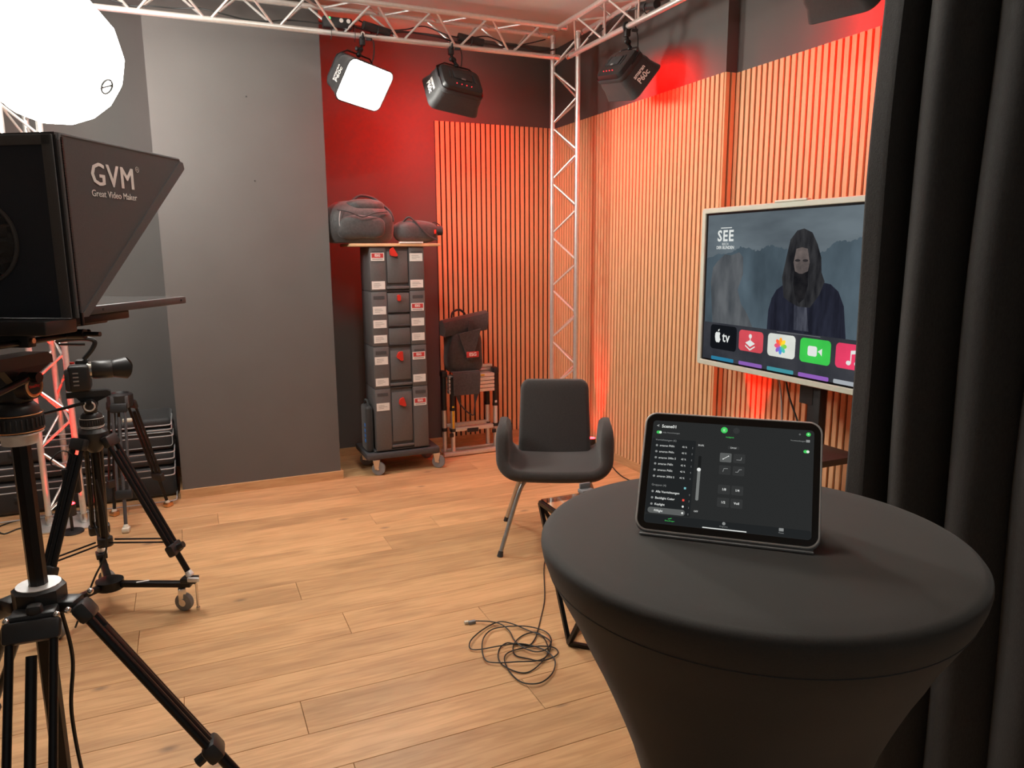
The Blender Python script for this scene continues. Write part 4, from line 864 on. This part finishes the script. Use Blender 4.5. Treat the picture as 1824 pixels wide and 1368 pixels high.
FT = T(.0036, 0, 0) @ RZ(PI/2) @ RX(PI/2)
lt = MB()
for k_ in range(5): textmb(lt, 'GVM', .0735, FT @ T(.180+(k_-2)*.0008, 1.683+(k_ % 2)*.0006, .0004+k_*.00003), 0, spacing=1.1)
lt.build('lettering', m_whiteprint, t, False)
text('lettering', 'Great Video Maker', .0215, m_whiteprint, t, FT @ T(.181, 1.641, 0), 0)
text('lettering', 'R', .008, m_whiteprint, t, FT @ T(.277, 1.712, 0))
MB().torus(.0065, .0007, FT @ T(.277, 1.712, 0), 20, 5).build('mark_ring', m_whiteprint, t)
# glass, monitor and rails
MB().prism([(.02, ZB2+.03), (.03, ZB2+.03), (.46, ZT-.03), (.45, ZT-.03)], -HW+.01, -.01, RZ(PI/2) @ RX(PI/2)).build('beam_splitter', m_mirror, t)
mn = MB().rbox((-HW/2, .245, 1.372), (HW, .42, .019), .002).build('monitor', m_tooldark, t)
MB().box(-HW+.012, -.012, .047, .443, 1.3816, 1.3824).build('monitor_glass', m_mirror, mn, False)
for y in (.10, .43): MB().cyl((.0, y, 1.372), (.0015, y, 1.372), .003).build('screw', m_rubber, mn)
MB().rbox((-HW/2, -.03, 1.343), (HW-.02, .10, .032), .004).build('camera_plate', m_black, t)
MB().rbox((-HW/2, .14, 1.35), (HW-.06, .2, .022), .004).build('monitor_bracket', m_blackmetal, t)
MB().rbox((-HW/2, .13, 1.333), (.2, .24, .014), .003).build('monitor_bracket', m_blackmetal, t)
for x in (-.12, -.24): MB().cyl((x, -.32, 1.306), (x, .2, 1.306), .0075).build('rail', m_blackmetal, t)
for y in (-.16, -.02): 
    MB().rbox((-.18, y, 1.310), (.17, .025, .03), .003).build('rail_clamp', m_black, t)
    MB().cyl((-.094, y, 1.310), (-.09, y, 1.310), .006).build('screw', m_gold, t)
MB().cyl((-.13, .12, 1.31), (-.07, .12, 1.31), .012).cyl((-.07, .12, 1.31), (-.03, .12, 1.31), .006).build('clamp_knob', m_black, t)

# second camera tripod on its dolly
CXX, CYY = -.385, 3.40
DEND = [V((.318, -.149, 0)), V((-.057, .317, 0)), V((-.223, -.202, 0))]
t = thing('tripod_dolly', 'three-armed black wheeled dolly under the camera tripod', 'dolly', T(CXX, CYY, 0))
MB().lathe([(.02, .095), (.055, .098), (.055, .135), (.03, .142), (.005, .142)], 18).build('hub', m_blackmetal, t)
for d_ in DEND:
    a_ = d_.normalized(); s_ = V((a_.y, -a_.x, 0)); F = Matrix((s_, a_, V((0, 0, 1)))).transposed().to_4x4(); L = d_.length
    ar = MB().rbox((0, L/2, .117), (.03, L, .022), .003, F).build('arm', m_blackmetal, t)
    MB().rbox((0, L-.005, .137), (.045, .065, .024), .004, F).build('foot_cup', m_black, ar)
    MB().rbox((.02, L+.02, .145), (.012, .05, .02), .004, F @ T(0, 0, 0)).build('brake_lever', m_silver, ar)
    cc = d_*.86+V((.012, -.012, 0))
    wh = MB().lathe([(.005, -.011), (.026, -.012), (.038, -.011), (.04, 0), (.038, .011), (.026, .012), (.005, .011)], 22, T(cc.x, cc.y, .04) @ RZ(math.radians(-35)) @ RX(PI/2)).build('wheel', m_greyrubber, t)
    MB().cyl((0, 0, -.016), (0, 0, .016), .016, M=T(cc.x, cc.y, .04) @ RZ(math.radians(-35)) @ RX(PI/2)).build('hub_cap', m_steel, wh)
    MB().rbox((cc.x-.006, cc.y+.004, .075), (.032, .032, .055), .004, I4).build('caster_fork', m_steel, t)
    p_ = d_*1.06; MB().cyl((p_.x, p_.y, .125), (p_.x, p_.y, .01), .005).cyl((p_.x, p_.y, .013), (p_.x, p_.y, .001), .008).build('brake_pin', m_steel, t)
MB().rbox((.13, -.061, .1285), (.05, .012, .001), .0003, RZ(0)).build('label_plate', m_white, t)
t = thing('video_tripod', 'black camera tripod standing on the wheeled dolly', 'tripod', T(CXX, CYY, 0), 'video tripods')
MB().lathe([(.02, .70), (.05, .735), (.055, .76), (.055, .785), (.04, .80)], 20).build('crown', m_black, t)
MB().cyl((0, 0, .30), (0, 0, .72), .016).build('centre_column', m_blackmetal, t)
MB().lathe([(.01, .285), (.03, .29), (.03, .325), (.01, .33)], 14).build('spreader_hub', m_black, t)
for d_ in DEND:
    a_ = d_.normalized(); s_ = V((a_.y, -a_.x, 0)); top = a_*.06+V((0, 0, .765)); ft = d_*1.0+V((0, 0, .155))
    twin_leg(t, top, ft, .026, .010, s_, foot_m=m_silver, frac=.8)
    q = top+(ft-top)*.74
    for sx in (-1, 1): MB().cyl(a_*.03+s_*sx*.02+V((0, 0, .31)), q+s_*sx*.02, .004, n=8).build('spreader_arm', m_blackmetal, t)
bowl_head(t, .805, .78, False, 88, m_silver)
MB().rbox((-.085, -.05, .60), (.06, .035, .105), .005, RZ(-.1)).build('battery_box', m_black, t)
MB().tube(spline([(-.10, -.07, .655), (-.15, -.08, .69), (-.11, -.06, .73), (-.06, -.04, .70), (-.04, -.03, .72)], 8), .003, 6).build('cable', m_cable, t)
MB().tube(spline([(.0, -.07, .6), (.02, -.10, .45), (.01, -.11, .3), (-.04, -.13, .2), (-.12, -.16, .02)], 8), .004, 6).build('cable', m_cable, t)

t = thing('mirrorless_camera', 'black camera with top handle and hooded lens on the dolly tripod', 'camera', T(CXX-.025, CYY, .96) @ RZ(math.radians(2)))
MB().rbox((0, 0, .055), (.075, .125, .105), .012, seg=3).build('body', m_black, t)
MB().rbox((.012, .02, .112), (.05, .05, .022), .008).build('viewfinder', m_black, t)
MB().rbox((-.035, -.045, .05), (.03, .03, .09), .01).build('grip', m_rubber, t)
MB().cyl((.03, 0, .08), (.05, 0, .08), .034, n=28).build('lens_mount', m_steel, t)
MB().lathe([(.034, .045), (.037, .055), (.037, .115), (.034, .12), (.036, .125), (.037, .135)], 30, T(0, 0, .08) @ RY(PI/2)).build('lens', m_black, t)
hl = MB(); lo = []
for f_ in (0, 1): lo.append([((.135+f_*(.045+.012*math.cos(2*a)) if f_ else .13), (.037+.008*f_)*math.cos(a), (.037+.008*f_)*math.sin(a)) for a in [2*PI*i/32 for i in range(32)]])
lo2 = [[(x, y*.94, z*.94) for x, y, z in l] for l in lo[::-1]]
hl.loops(lo+lo2, T(0, 0, .08)).build('lens_hood', m_black, t)
MB().cyl((.125, 0, .08), (.128, 0, .08), .033, n=28).build('lens_glass', m_lensglass, t)
MB().tube(spline([(-.07, 0, .205), (.0, 0, .21), (.05, 0, .205), (.065, 0, .19), (.05, 0, .16), (.02, 0, .125)], 8), .009, 8).tube([(-.07, 0, .205), (-.06, 0, .19), (.03, 0, .185)], .005, 6).build('top_handle', m_black, t)
MB().cyl((-.02, -.03, .112), (-.02, -.03, .12), .008).build('record_button', m_redplastic, t)
for k in range(4): MB().rbox((-.01, -.0635, .03+.016*k), (.02, .002, .006), .001).build('port_mark', m_print, t)
MB().rbox((.0, 0, -.006), (.06, .05, .012), .002).build('base_plate', m_blackmetal, t)

# third tripod, standing by the pillar
TX, TY = -.37, 4.57
t = thing('video_tripod', 'empty black tripod with cream rubber feet standing before the black cases', 'tripod', T(TX, TY, 0), 'video tripods')
MB().lathe([(.03, .66), (.062, .67), (.066, .70), (.066, .735), (.05, .745), (.045, .735)], 26).build('bowl', m_black, t)
MB().rbox((0, -.045, .70), (.09, .03, .07), .006).build('shoulder', m_tooldark, t)
for k, (fx, fy) in enumerate(((-.02, -.19), (.185, .173), (-.10, .13))):
    f_ = V((fx, fy, .015)); a_ = V((fx, fy, 0)).normalized(); s_ = V((a_.y, -a_.x, 0)); top = a_*.06+V((0, 0, .69))
    lg = twin_leg(t, top, f_, .03, .0075, s_, lock=False, foot_m=m_cream, m=m_blackmetal if k else m_tooldark, frac=.72)
    ax = (f_-top).normalized()
    MB().rbox((0, 0, 0), (.04, .05, .028), .008, T(*f_) @ RZ(math.atan2(-a_.x, a_.y))).build('rubber_foot', m_cream if k == 0 else m_gold, lg)
MB().rbox((.03, -.075, .60), (.05, .012, .022), .008).build('lock_lever', m_cream, t)
